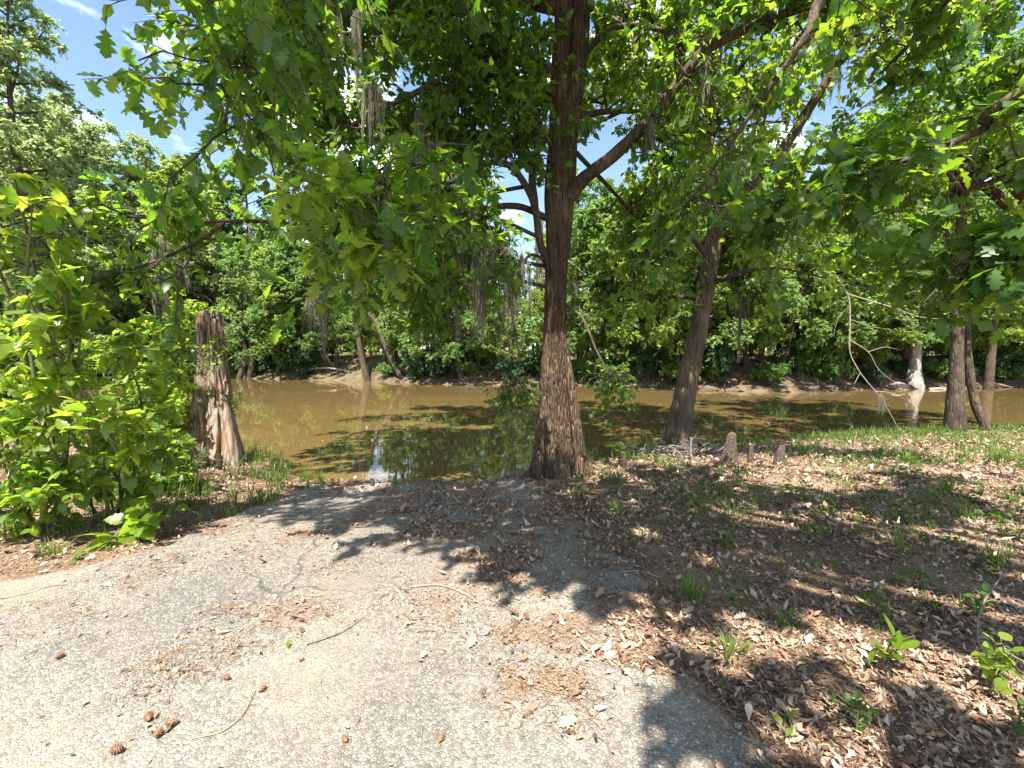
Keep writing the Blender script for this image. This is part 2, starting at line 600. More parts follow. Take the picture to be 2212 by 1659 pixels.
def ground_material():
    m, nt, out = material('ground_soil')
    L = nt.links.new
    tc = N(nt, 'TexCoord')
    n1 = N(nt, 'TexNoise', Scale=0.9, Detail=7.0, Roughness=0.6)
    n2 = N(nt, 'TexNoise', Scale=26.0, Detail=6.0, Roughness=0.7)
    vo = N(nt, 'TexVoronoi', Scale=95.0)
    for n in (n1, n2, vo):
        L(tc.outputs['Object'], n.inputs['Vector'])
    soil = ramp(nt, [(0.3, (.13, .085, .055)), (0.5, (.25, .17, .115)), (0.72, (.39, .295, .21))])
    L(n2.outputs['Fac'], soil.inputs['Fac'])
    lit = ramp(nt, [(0.0, (.05, .032, .022)), (0.4, (.12, .075, .048)), (0.75, (.19, .125, .08)), (1.0, (.31, .22, .15))])
    sep = N(nt, 'SeparateColor')
    L(vo.outputs['Color'], sep.inputs[0])
    L(sep.outputs[0], lit.inputs['Fac'])
    f = ramp(nt, [(0.40, (0, 0, 0)), (0.58, (1, 1, 1))])
    L(n1.outputs['Fac'], f.inputs['Fac'])
    col = mix(nt, f.outputs['Color'], lit.outputs['Color'], soil.outputs['Color'])
    # green moss and turf, mostly on the far floor
    geo = N(nt, 'NewGeometry')
    sx = N(nt, 'SeparateXYZ')
    L(geo.outputs['Position'], sx.inputs[0])
    mr = N(nt, 'MapRange')
    mr.inputs['From Min'].default_value = 33
    mr.inputs['From Max'].default_value = 44
    L(sx.outputs['Y'], mr.inputs['Value'])
    n3 = N(nt, 'TexNoise', Scale=0.35, Detail=4.0)
    L(tc.outputs['Object'], n3.inputs['Vector'])
    g = ramp(nt, [(0.38, (0, 0, 0)), (0.55, (1, 1, 1))])
    L(n3.outputs['Fac'], g.inputs['Fac'])
    gm = N(nt, 'Math', operation='MULTIPLY')
    L(mr.outputs[0], gm.inputs[0])
    L(g.outputs['Color'], gm.inputs[1])
    far_shade = N(nt, 'MapRange')  # far bank: shade under the overhanging trees put into the soil colour
    far_shade.inputs['From Min'].default_value = 14
    far_shade.inputs['From Max'].default_value = 22
    L(sx.outputs['Y'], far_shade.inputs['Value'])
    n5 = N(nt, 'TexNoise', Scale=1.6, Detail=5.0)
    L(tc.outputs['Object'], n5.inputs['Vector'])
    clay = ramp(nt, [(0.35, (.062, .042, .028)), (0.55, (.125, .088, .058)), (0.75, (.18, .128, .085))])  # clay browns, darkened to stand in for the missing tree shade
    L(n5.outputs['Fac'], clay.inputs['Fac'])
    col = mix(nt, far_shade.outputs[0], col, clay.outputs['Color'])
    col = mix(nt, gm.outputs[0], col, (.085, .125, .025))
    pb = N(nt, 'BsdfPrincipled', Roughness=0.95)
    pb.inputs['Specular IOR Level'].default_value = 0.15
    L(col, pb.inputs['Base Color'])
    h = N(nt, 'Math', operation='ADD')
    L(n2.outputs['Fac'], h.inputs[0])
    L(vo.outputs['Distance'], h.inputs[1])
    bp = N(nt, 'Bump', Strength=0.7, Distance=0.02)
    L(h.outputs[0], bp.inputs['Height'])
    L(bp.outputs[0], pb.inputs['Normal'])
    L(pb.outputs[0], out.inputs['Surface'])
    return m


def pavement_material():
    m, nt, out = material('exposed_aggregate')
    L = nt.links.new
    tc = N(nt, 'TexCoord')
    vo = N(nt, 'TexVoronoi', Scale=72.0, Randomness=1.0)
    ve = N(nt, 'TexVoronoi', Scale=72.0, Randomness=1.0)
    ve.feature = 'DISTANCE_TO_EDGE'
    nw = N(nt, 'TexNoise', Scale=40.0, Detail=2.0)
    L(tc.outputs['Object'], nw.inputs['Vector'])
    vm = mix(nt, 0.012, tc.outputs['Object'], nw.outputs['Color'])
    for n in (vo, ve):
        L(vm, n.inputs['Vector'])
    sep = N(nt, 'SeparateColor')
    L(vo.outputs['Color'], sep.inputs[0])
    st = ramp(nt, [(0.0, (.11, .10, .09)), (0.25, (.17, .157, .14)), (0.5, (.235, .213, .185)), (0.75, (.31, .283, .242)), (0.92, (.42, .386, .33)), (1.0, (.29, .215, .15))])
    L(sep.outputs[0], st.inputs['Fac'])
    je = ramp(nt, [(0.02, (.15, .15, .15)), (0.24, (1, 1, 1))])
    L(ve.outputs['Distance'], je.inputs['Fac'])
    mt = N(nt, 'TexNoise', Scale=7.0, Detail=6.0)
    L(tc.outputs['Object'], mt.inputs['Vector'])
    mc = ramp(nt, [(0.3, (.10, .091, .079)), (0.7, (.17, .155, .134))])
    L(mt.outputs['Fac'], mc.inputs['Fac'])
    col = mix(nt, je.outputs['Color'], mc.outputs['Color'], st.outputs['Color'])
    fn = N(nt, 'TexNoise', Scale=260.0, Detail=3.0)
    L(tc.outputs['Object'], fn.inputs['Vector'])
    fr_ = ramp(nt, [(0.3, (.82, .81, .80)), (0.7, (1.36, 1.34, 1.30))])
    L(fn.outputs['Fac'], fr_.inputs['Fac'])
    col = mix(nt, 1.0, col, fr_.outputs['Color'], 'MULTIPLY')
    # sand and dust in broad stains
    n2 = N(nt, 'TexNoise', Scale=1.3, Detail=6.0, Roughness=0.6)
    L(tc.outputs['Object'], n2.inputs['Vector'])
    d = ramp(nt, [(0.48, (0, 0, 0)), (0.72, (.75, .75, .75))])
    L(n2.outputs['Fac'], d.inputs['Fac'])
    col = mix(nt, d.outputs['Color'], col, (.27, .222, .165))
    n4 = N(nt, 'TexNoise', Scale=0.55, Detail=5.0)
    L(tc.outputs['Object'], n4.inputs['Vector'])
    t = ramp(nt, [(0.35, (.70, .70, .72)), (0.65, (1.12, 1.09, 1.04))])
    L(n4.outputs['Fac'], t.inputs['Fac'])
    col = mix(nt, 1.0, col, t.outputs['Color'], 'MULTIPLY')
    nwc = N(nt, 'TexNoise', Scale=1.7, Detail=5.0)
    L(tc.outputs['Object'], nwc.inputs['Vector'])
    cv = mix(nt, 0.35, tc.outputs['Object'], nwc.outputs['Color'])
    ck = N(nt, 'TexVoronoi', Scale=0.85)
    ck.feature = 'DISTANCE_TO_EDGE'
    L(cv, ck.inputs['Vector'])
    cr = ramp(nt, [(0.0, (.85, .85, .85)), (0.007, (0, 0, 0))])
    L(ck.outputs['Distance'], cr.inputs['Fac'])
    cm_ = N(nt, 'TexNoise', Scale=0.8, Detail=3.0)
    L(tc.outputs['Object'], cm_.inputs['Vector'])
    cmr = ramp(nt, [(0.46, (0, 0, 0)), (0.56, (1, 1, 1))])
    L(cm_.outputs['Fac'], cmr.inputs['Fac'])
    cmul = N(nt, 'Math', operation='MULTIPLY')
    L(cr.outputs['Color'], cmul.inputs[0])
    L(cmr.outputs['Color'], cmul.inputs[1])
    col = mix(nt, cmul.outputs[0], col, (.05, .04, .032))
    at = nt.nodes.new('ShaderNodeAttribute')
    at.attribute_name = 'silt'
    n6 = N(nt, 'TexNoise', Scale=34.0, Detail=6.0, Roughness=0.7)
    L(tc.outputs['Object'], n6.inputs['Vector'])
    sm = N(nt, 'Math', operation='ADD')
    L(at.outputs['Fac'], sm.inputs[0])
    L(n6.outputs['Fac'], sm.inputs[1])
    sr = ramp(nt, [(0.66, (0, 0, 0)), (.9, (.9, .9, .9))])
    s2 = N(nt, 'Math', operation='MULTIPLY')
    s2.inputs[1].default_value = 0.7
    L(sm.outputs[0], s2.inputs[0])
    L(s2.outputs[0], sr.inputs['Fac'])
    sc_ = ramp(nt, [(0.3, (.10, .062, .04)), (0.55, (.22, .145, .098)), (0.75, (.33, .24, .17))])
    n7 = N(nt, 'TexNoise', Scale=70.0, Detail=4.0)
    L(tc.outputs['Object'], n7.inputs['Vector'])
    L(n7.outputs['Fac'], sc_.inputs['Fac'])
    col = mix(nt, sr.outputs['Color'], col, sc_.outputs['Color'])
    pb = N(nt, 'BsdfPrincipled', Roughness=0.8)
    pb.inputs['Specular IOR Level'].default_value = 0.35
    L(col, pb.inputs['Base Color'])
    bp = N(nt, 'Bump', Strength=0.75, Distance=0.006)
    L(je.outputs['Color'], bp.inputs['Height'])
    L(bp.outputs[0], pb.inputs['Normal'])
    L(pb.outputs[0], out.inputs['Surface'])
    return m


def water_material():
    m, nt, out = material('muddy_water')
    L = nt.links.new
    tc = N(nt, 'TexCoord')
    mp = N(nt, 'Mapping')
    mp.inputs['Scale'].default_value = (0.25, 1.0, 1.0)
    L(tc.outputs['Object'], mp.inputs['Vector'])
    n1 = N(nt, 'TexNoise', Scale=0.8, Detail=3.0, Roughness=0.5)
    n2 = N(nt, 'TexNoise', Scale=0.22, Detail=3.0)
    for n in (n1, n2):
        L(mp.outputs[0], n.inputs['Vector'])
    r = ramp(nt, [(0.35, (.10, .067, .024)), (0.65, (.12, .081, .03))])
    L(n2.outputs['Fac'], r.inputs['Fac'])
    pb = N(nt, 'BsdfPrincipled', Roughness=0.025, IOR=1.33)
    L(r.outputs['Color'], pb.inputs['Base Color'])
    bp = N(nt, 'Bump', Strength=0.05, Distance=0.10)
    L(n1.outputs['Fac'], bp.inputs['Height'])
    L(bp.outputs[0], pb.inputs['Normal'])
    L(pb.outputs[0], out.inputs['Surface'])
    return m


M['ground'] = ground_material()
M['pavement'] = pavement_material()
M['water'] = water_material()


# ------------------------------------------------------------------ setting: ground, water, pavement
def axis(a, b, step, lo, hi, grow_=1.16):
    m = list(np.arange(a, b + 1e-6, step))
    s, x = step, b
    up = []
    while x < hi:
        s *= grow_
        x += s
        up.append(x)
    s, x = step, a
    dn = []
    while x > lo:
        s *= grow_
        x -= s
        dn.append(x)
    return np.array(dn[::-1] + m + up)


def grid_mesh(X, Y, Z):
    ny, nx = X.shape
    V = np.stack([X, Y, Z], -1).reshape(-1, 3)
    i = np.arange(ny - 1)[:, None] * nx
    j = np.arange(nx - 1)[None, :]
    q = np.stack([i + j, i + j + 1, i + nx + j + 1, i + nx + j], -1).reshape(-1, 4)
    return V, q


xs = axis(-9, 12, 0.15, -420, 420, 1.14)
ys = np.concatenate([axis(-4, 12, 0.14, -60, 12)[:-1], np.arange(12.3, 23, 0.9), np.arange(23.2, 46, 0.4), 46 * 1.09 ** np.arange(0, 27)])
ys = np.unique(np.round(ys, 4))
X, Y = np.meshgrid(xs, ys)
gv, gq = grid_mesh(X, Y, height(X, Y))
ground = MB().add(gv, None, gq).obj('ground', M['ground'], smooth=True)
tag(ground, kind='structure')

wx = axis(-20, 20, 2.0, -420, 420, 1.3)
wy = np.arange(5, 62, 1.5)
X, Y = np.meshgrid(wx, wy)
wv, wq = grid_mesh(X, Y, X * 0 + WATER_Z)
water = MB().add(wv, None, wq).obj('water', M['water'], smooth=True)
tag(water, kind='structure')

py_ = np.arange(-4.0, 6.86, 0.08)
pl = np.interp(py_, [-4, 0, 2.4, 3.0, 3.5, 4.5, 6.2, 7], [-6.5, -5.6, -4.2, -3.4, -2.95, -3.05, -3.3, -3.4])
pr = np.interp(py_, [-4, 1.2, 1.65, 2.3, 2.9, 4.1, 5.4, 6.9], [1.5, 1.25, 1.08, .96, 1.0, .72, .45, .12])
pl = pl + 0.35 * (fbm(py_ * 1.6, py_ * 0 + 1, 3) - 0.5)
pr = pr + 0.30 * (fbm(py_ * 2.2, py_ * 0 + 8, 3) - 0.5)
tt = np.linspace(0, 1, 70)
X = pl[:, None] + (pr - pl)[:, None] * tt[None, :]
Y = np.repeat(py_[:, None], 70, 1)
edge = np.minimum(1, np.minimum(tt, 1 - tt) / 0.03)
endy = np.clip((6.86 - py_) / 0.2, 0, 1)
Z = height(X, Y) + 0.035 * np.minimum(edge[None, :], endy[:, None]) - 0.015
pv, pq = grid_mesh(X, Y, Z)
pavement = MB().add(pv, None, pq).obj('pavement', M['pavement'], smooth=True)
tag(pavement, kind='structure')


def on_pavement(x, y):
    a = np.interp(y, py_, pl)
    b = np.interp(y, py_, pr)
    return (x > a) & (x < b) & (y < 6.8)


def surf(x, y):
    return height(x, y) + np.where(on_pavement(x, y), 0.02, 0.0)


# ------------------------------------------------------------------ growing branches, twigs and leaves
def along(PP, t):
    """points at parameters t [M,n] on polylines PP [M,K,3]"""
    K = PP.shape[1]
    f = t * (K - 1)
    i = np.minimum(f.astype(int), K - 2)
    w = (f - i)[..., None]
    m = np.arange(len(PP))[:, None]
    return PP[m, i] * (1 - w) + PP[m, i + 1] * w, nrm(PP[m, i + 1] - PP[m, i])


def sprout(PP, n, t0, t1, lmin, lmax, K, rng, fwd=0.6, rnd=0.9, up=0.15, droop=0.2, shorten=0.35):
    M_ = len(PP)
    t = rng.uniform(t0, t1, (M_, n))
    base, tan = along(PP, t)
    base, tan, t = base.reshape(-1, 3), tan.reshape(-1, 3), t.reshape(-1)
    rd = nrm(rng.normal(size=base.shape))
    d = nrm(fwd * tan + rnd * rd + np.array([0, 0, up]))
    L = rng.uniform(lmin, lmax, len(base)) * (1 - shorten * t)
    s = np.linspace(0, 1, K)
    Q = base[:, None] + d[:, None] * (L[:, None] * s[None])[..., None]
    Q[..., 2] -= droop * L[:, None] * s[None] ** 2
    wig = rng.normal(size=Q.shape) * (L[:, None, None] * 0.06)
    wig[:, 0] = 0
    return Q + wig, L


def leaves_on(T, n, rng, size, t0=0.15, fwd=0.6, rnd=0.8, droop=0.3, upn=1.0, nr=0.6):
    t = rng.uniform(t0, 1.0, (len(T), n))
    base, tan = along(T, t)
    base, tan = base.reshape(-1, 3), tan.reshape(-1, 3)
    d = nrm(fwd * tan + rnd * nrm(rng.normal(size=base.shape)) - np.array([0, 0, droop]))
    nn = nrm(np.array([0, 0, upn]) + nr * rng.normal(size=base.shape))
    sz = size * (0.4 + 0.8 * rng.random(len(base)) ** 0.7)
    return base, d, nn, sz


def resample(pts, n=40):
    return catmull(pts, n)


def limb_array(limbs, n=40):
    return np.stack([resample(l, n) for l in limbs])


def crown_limbs(path, z0, z1, n, lfun, rng, el=(10, 45), start=0.0, drop=0.0, az=None):
    """limbs round a trunk: path = trunk points, from height z0 to z1, lfun(t) their length"""
    path = np.asarray(path, float)
    out = []
    for k in range(n):
        t = (k + rng.uniform(0, 0.8)) / n
        z = z0 + (z1 - z0) * t
        b = np.array([np.interp(z, path[:, 2], path[:, 0]), np.interp(z, path[:, 2], path[:, 1]), z])
        a = start + k * 2.39996 + rng.uniform(-0.4, 0.4) if az is None else rng.uniform(*az)
        e = math.radians(el[0] + (el[1] - el[0]) * t + rng.uniform(-8, 8))
        L = lfun(t) * rng.uniform(0.75, 1.2)
        d = np.array([math.cos(a) * math.cos(e), math.sin(a) * math.cos(e), math.sin(e)])
        side = np.array([-math.sin(a), math.cos(a), 0]) * rng.uniform(-0.25, 0.25)
        p = [b, b + d * L * 0.35 + side * L * 0.3, b + d * L * 0.7 + np.array([0, 0, 0.08 - drop * 0.3]) * L + side * L * 0.5,
             b + d * L + np.array([0, 0, 0.05 - drop]) * L]
        out.append(np.array(p))
    return out


def in_frame(p, margin=0):
    u, v, f = project(p)
    return (f > 0.3) & (u > -margin) & (u < 2212 + margin) & (v > -margin) & (v < 1659 + margin)


LEAFMESH = {}


def leaf_meshes(key, shapes, m):
    k = (key, m.name)
    if k not in LEAFMESH:
        LEAFMESH[k] = []
        for tv, tt_ in shapes:
            me = new_mesh('leaf', tv, tt_)
            me.materials.append(m)
            LEAFMESH[k].append(me)
    return LEAFMESH[k]


def place_leaves(parent, pos, d, n, size, key, shapes, m, rng):
    """single leaves as parts that share their mesh data"""
    meshes = leaf_meshes(key, shapes, m)
    d = nrm(d)
    s = nrm(np.cross(d, n))
    n2 = np.cross(s, d)
    pl_ = np.array(parent.location)
    for i in range(len(pos)):
        o = bpy.data.objects.new('leaf', meshes[rng.integers(0, len(meshes))])
        o.parent = parent
        k = size[i]
        q = pos[i] - pl_
        o.matrix_local = Matrix(((s[i, 0] * k, d[i, 0] * k, n2[i, 0] * k, q[0]), (s[i, 1] * k, d[i, 1] * k, n2[i, 1] * k, q[1]),
                                 (s[i, 2] * k, d[i, 2] * k, n2[i, 2] * k, q[2]), (0, 0, 0, 1)))
        C.objects.link(o)


# open places in the foliage where the photograph shows trunks, limbs and the stump clear of leaves:
# (line in the print, half width, depth of the thing shown, share of the leaves in front that go)
OPEN = [
    ([(1205, 1010), (1200, 800), (1200, 600), (1203, 470)], 46, 6.3, .9), ([(1205, 470), (1215, 250), (1235, 0)], 40, 6.3, .75),
    ([(1240, 410), (1330, 335), (1420, 240), (1510, 120), (1600, 65)], 34, 5.9, .8), ([(1600, 65), (1800, 0)], 26, 5.3, .6),
    ([(1465, 990), (1490, 800), (1515, 680), (1535, 560), (1545, 510)], 46, 8.1, .93), ([(1545, 500), (1530, 300), (1545, 100)], 26, 8.1, .7),
    ([(1640, 380), (1700, 310), (1770, 200), (1830, 110), (1960, 40)], 30, 8.0, .8),
    ([(462, 670), (465, 850), (468, 1000)], 58, 6.8, .95), ([(452, 600), (452, 670)], 60, 6.8, .8), ([(560, 800), (560, 1000)], 80, 7.0, .97),
    ([(2075, 300), (2066, 700), (2063, 940)], 26, 9.8, .8), ([(2215, 425), (2150, 366), (2050, 366)], 26, 11.2, .8), ([(2165, 432), (2085, 410)], 20, 11.2, .8),
    ([(1830, 600), (1836, 760), (1945, 930)], 40, 7.5, .9), ([(1600, 700), (1640, 610)], 30, 20, .7), ([(1975, 850), (1985, 640)], 34, 25, .8),
    ([(620, 740), (1100, 790)], 60, 20, .85), ([(1270, 780), (1440, 790)], 50, 20, .6), ([(1560, 760), (1950, 800)], 55, 20, .8),
    ([(1190, 580), (1155, 440), (1110, 360)], 22, 6.1, .7), ([(480, 480), (690, 486)], 12, 4.8, .6), ([(1120, 470), (1120, 560)], 40, 20, .6),
]


def prune(pos, rng):
    u, v, f = project(pos)
    cut = np.zeros(len(pos), bool)
    for line, w, dep, k in OPEN:
        line = np.array(line, float)
        d = np.full(len(pos), 1e9)
        for a, b in zip(line[:-1], line[1:]):
            ab = b - a
            t = np.clip(((u - a[0]) * ab[0] + (v - a[1]) * ab[1]) / (ab @ ab), 0, 1)
            d = np.minimum(d, np.hypot(u - a[0] - t * ab[0], v - a[1] - t * ab[1]))
        cut |= (f > 0.2) & (d < w) & (pos[:, 1] < dep) & (rng.random(len(pos)) < k)
    return ~cut


def crown(parent, sets, key, shapes, m, rng, singles=300, origin=None, name='crown', rest=None):
    """sets: list of (pos, d, n, size). The leaves that show largest become parts, the others one part."""
    pos = np.concatenate([s[0] for s in sets])
    d = np.concatenate([s[1] for s in sets])
    n = np.concatenate([s[2] for s in sets])
    sz = np.concatenate([s[3] for s in sets])
    k = prune(pos, rng)
    pos, d, n, sz = pos[k], d[k], n[k], sz[k]
    origin = parent.location if origin is None else origin
    idx = np.zeros(len(pos), bool)
    if singles:
        u, v, f = project(pos)
        score = np.where(in_frame(pos) & (f > 0.8), sz / np.maximum(f, 0.5), 0)
        top = np.argsort(-score)[:singles]
        top = top[score[top] > 0]
        idx[top] = True
        place_leaves(parent, pos[idx], d[idx], n[idx], sz[idx], key, shapes, m, rng)
    mb = MB()
    r = ~idx
    if not r.any():
        return None
    vis = in_frame(pos, 120)
    a_, b_ = r & vis, r & ~vis
    leaf_cloud(mb, pos[a_], d[a_], n[a_], sz[a_], rest or shapes, rng)
    leaf_cloud(mb, pos[b_], d[b_], n[b_], sz[b_] * 1.3, KITES, rng)
    o = mb.obj(name, m, parent, origin)
    tag(o, kind='stuff')
    return o


def keep_out(sets, test):
    out = []
    for s in sets:
        k = ~test(s[0])
        out.append(tuple(a[k] for a in s))
    return out


def filter_near(PP, dist=1.3):
    """drop branches that would come too near the lens"""
    c = np.array([0, 0, EYE])
    return PP[np.linalg.norm(PP - c, axis=-1).min(axis=1) > dist]


# ------------------------------------------------------------------ main tree (bald trunk with buttress, two fused stems)
def PATH(*a):
    return np.array([P(*p) for p in a])


def shade_limbs(trunk, targets, zr, rng):
    """limbs from a trunk up to where their leaves shade the given spots of ground or water"""
    out = []
    for gx, gy in targets:
        best = None
        for z in np.linspace(zr[0], zr[1], 24):
            p = np.array([gx + SUN_TO.x / SUN_TO.z * z, gy + SUN_TO.y / SUN_TO.z * z, z])
            zb = max(zr[0] - .8, z - 1.6)
            b = np.array([np.interp(zb, trunk[:, 2], trunk[:, 0]), np.interp(zb, trunk[:, 2], trunk[:, 1]), zb])
            dd = np.linalg.norm(p - b)
            if best is None or dd < best[0]:
                best = (dd, b, p)
        _, b, p = best
        m = rng.normal(size=(2, 3)) * .25
        out.append(np.array([b, b * .65 + p * .35 + [0, 0, .35] + m[0], b * .28 + p * .72 + [0, 0, .4] + m[1], p]))
    return out


def main_tree():
    rng = np.random.default_rng(11)
    base = P(1199, 1018, 6.4)
    base[2] = H(base[0], 6.4)
    t = thing('river_tree', 'big brown tree with flared base and two fused stems at the water edge', 'tree', base)
    A = PATH((1199, 1040, 6.4), (1199, 1000, 6.4), (1198, 950, 6.4), (1197, 900, 6.4), (1197, 800, 6.4), (1199, 700, 6.4), (1201, 600, 6.4), (1203, 500, 6.4), (1196, 420, 6.4), (1204, 300, 6.4),
             (1208, 200, 6.4), (1212, 100, 6.4), (1220, 0, 6.4), (1235, -150, 6.4), (1240, -400, 6.5), (1225, -700, 6.8), (1190, -1050, 7.1), (1180, -1500, 7.4))
    rA = np.array([53, 48, 42, 36, 27.5, 23.5, 22.5, 23, 19, 18, 17.5, 17.5, 17.5, 16, 14, 11, 8, 4]) / FPX * 6.4
    Bp = PATH((1216, 560, 6.42), (1219, 480, 6.4), (1224, 400, 6.4), (1228, 300, 6.4), (1240, 200, 6.4), (1251, 100, 6.4), (1257, 0, 6.4), (1278, -150, 6.4), (1330, -400, 6.4), (1400, -750, 6.2))
    rB = np.array([14, 17, 18, 19, 19, 18.5, 18, 17, 14, 5]) / FPX * 6.4

    def flare(s, th):
        k = np.clip(1 - s / 0.16, 0, 1)
        return 1 + k ** 1.3 * (0.09 * np.cos(5 * th + 0.8) + 0.10 * np.cos(3 * th - 0.5))
    mb = MB()
    tube(mb, catmull(A, 220), rA, 110, 0.11, seed=1, radf=flare)
    tube(mb, catmull(Bp, 110), rB, 64, 0.11, seed=4)
    # buttress ridge on the right and a smaller one on the left
    tube(mb, catmull(PATH((1262, 1040, 6.12), (1254, 985, 6.14), (1243, 900, 6.18), (1229, 800, 6.24), (1213, 700, 6.33)), 60), np.array([17, 13.5, 10.5, 8, 4]) / FPX * 6.3, 26, 0.10, seed=7)
    tube(mb, catmull(PATH((1160, 1035, 6.2), (1165, 985, 6.22), (1177, 900, 6.27), (1186, 800, 6.32), (1194, 720, 6.38)), 60), np.array([15, 14, 11, 8, 4]) / FPX * 6.3, 26, 0.10, seed=9)
    mb.obj('trunk', M['bark_main'], t, t.location, True)
    limbs = [
        (PATH((1232, 425, 6.35), (1262, 385, 6.2), (1330, 332, 6.0), (1420, 240, 5.8), (1510, 122, 5.6), (1565, 85, 5.5), (1660, 42, 5.3), (1800, -5, 5.1), (1960, -70, 4.9)), (.10, .085, .072, .062, .045, .025), 0.28),
        (PATH((1508, 125, 5.6), (1560, 70, 5.62), (1610, 10, 5.7), (1680, -120, 5.9), (1760, -300, 6.1)), (.05, .04, .02), 0.2),
        (PATH((1190, 590, 6.38), (1166, 520, 6.25), (1155, 445, 6.15), (1130, 392, 6.0), (1098, 356, 5.9), (1055, 352, 5.7), (1000, 385, 5.3), (930, 400, 4.6), (850, 405, 3.8), (780, 425, 3.0), (735, 470, 2.75)), (.055, .05, .04, .026, .014, .008), 0.30),
        (PATH((1155, 448, 6.15), (1150, 380, 6.2), (1160, 310, 6.1), (1130, 225, 6.2), (1090, 120, 6.4), (1060, 0, 6.5)), (.06, .045, .02), 0.25),
        (PATH((1200, 205, 6.4), (1140, 212, 6.5), (1112, 222, 6.5), (1070, 173, 6.6), (1014, 107, 6.7), (954, 60, 6.8), (887, 7, 7.0), (780, -90, 7.2)), (.08, .065, .03), 0.2),
        (PATH((1200, 165, 6.4), (1150, 118, 6.2), (1100, 80, 6.0), (1030, 20, 5.7), (930, -60, 5.3)), (.07, .05, .025), 0.25),
        (PATH((1258, 120, 6.4), (1300, 78, 6.2), (1360, 55, 6.0), (1440, 70, 5.8), (1500, 120, 5.6)), (.05, .035, .015), 0.3),
        (PATH((1190, 475, 6.4), (1110, 445, 6.2), (980, 462, 6.0), (830, 480, 5.6), (690, 486, 5.2), (560, 478, 4.9), (480, 478, 4.7), (400, 480, 4.5), (300, 470, 4.2)), (.05, .04, .03, .022, .016, .008), 0.3),
        (PATH((1225, -110, 6.4), (1080, -150, 5.7), (880, -130, 4.8), (680, -60, 4.1), (600, 20, 3.6), (540, 120, 3.3), (500, 230, 3.1)), (.08, .06, .03, .008), 0.45),
        (PATH((1210, 20, 6.4), (1000, -10, 7.2), (820, 50, 7.8), (680, 120, 8.2), (580, 230, 8.3)), (.08, .06, .015), 0.3),
        (PATH((1205, 300, 6.4), (1120, 300, 7.0), (980, 290, 7.5), (830, 280, 7.8), (680, 320, 7.8)), (.06, .045, .012), 0.25),
        (PATH((1210, 60, 6.4), (1000, 150, 6.0), (800, 250, 5.6), (640, 330, 5.3)), (.05, .035, .012), 0.2),
        (PATH((1205, -40, 6.4), (950, -30, 6.2), (720, 60, 6.0), (560, 180, 5.8)), (.05, .035, .012), 0.2),
        (PATH((1190, 385, 6.4), (1060, 300, 6.8), (900, 330, 7.2), (760, 400, 7.4)), (.05, .035, .012), 0.25),
        (PATH((1180, 575, 6.4), (1070, 560, 6.0), (940, 580, 5.6), (820, 600, 5.2)), (.03, .02, .008), 0.3),
        (PATH((1165, 512, 6.25), (1050, 470, 5.9), (900, 500, 5.4), (790, 540, 5.0)), (.03, .02, .008), 0.25),
        (PATH((1150, 400, 6.15), (1000, 425, 6.6), (850, 430, 7.0), (690, 440, 7.2)), (.03, .02, .008), 0.25),
        (PATH((1245, 330, 6.4), (1330, 420, 6.9), (1420, 520, 7.2), (1490, 590, 7.3)), (.035, .025, .01), 0.3),
        (PATH((1250, 250, 6.4), (1330, 240, 6.9), (1430, 250, 7.3), (1560, 300, 7.4)), (.05, .035, .012), 0.3),
        (PATH((485, 482, 4.7), (440, 515, 4.6), (370, 550, 4.4), (290, 580, 4.1), (225, 600, 3.9)), (.02, .014, .006), 0.4),
        (PATH((1178, 560, 6.3), (1140, 555, 6.2), (1105, 640, 6.1), (1113, 720, 6.0), (1122, 790, 5.9), (1105, 835, 5.8)), (.022, .018, .006), 0.9),
        (PATH((1225, 660, 6.3), (1260, 690, 5.8), (1290, 760, 5.5), (1330, 830, 5.3)), (.018, .014, .006), 0.8),
        (PATH((1180, 620, 6.4), (1090, 600, 6.7), (980, 600, 7.0), (860, 640, 7.0)), (.03, .02, .008), 0.4),
    ]
    trunk_up = catmull(A, 60)
    ru = np.random.default_rng(21)
    high = crown_limbs(trunk_up, 5.6, 17.5, 22, lambda q: 5.4 - 2.2 * q, ru, (2, 45), 0.6)
    high = [h for h in high if h[-1][0] < 3.0 or ru.random() < .5]
    high += shade_limbs(trunk_up, [(gx + ru.uniform(-.5, .5), gy + ru.uniform(-.5, .5)) for gy in (7.6, 9.2, 10.8, 12.4, 14.0, 15.6, 17.2) for gx in (-4.6, -3.2, -1.8, -.4, 1.0)], (8.6, 17), ru)
    cam_c = np.array([-0.5, 0.5, 4.0])
    high = [h for h in high if not any(p[0] + .14 * p[2] < 0.4 and p[1] + .5 * p[2] < 5.6 for p in h[1:])]
    for pts, r, st in limbs:
        mb = MB()
        tube(mb, catmull(pts, 14 * len(pts)), r, 14, 0.10 if r[0] > .04 else 0, seed=int(pts[0][0] * 100) % 50)
        mb.obj('limb', M['bark_dark'], t, t.location, True)
    mbh = MB()
    for h in high:
        tube(mbh, catmull(h, 24), (.07, .05, .015), 7)
    mbh.obj('upper_limbs', M['bark_dark'], t, t.location, True)
    tw = MB()
    sets = []
    spec = [(p, s, 9, 7) for p, r, s in limbs]
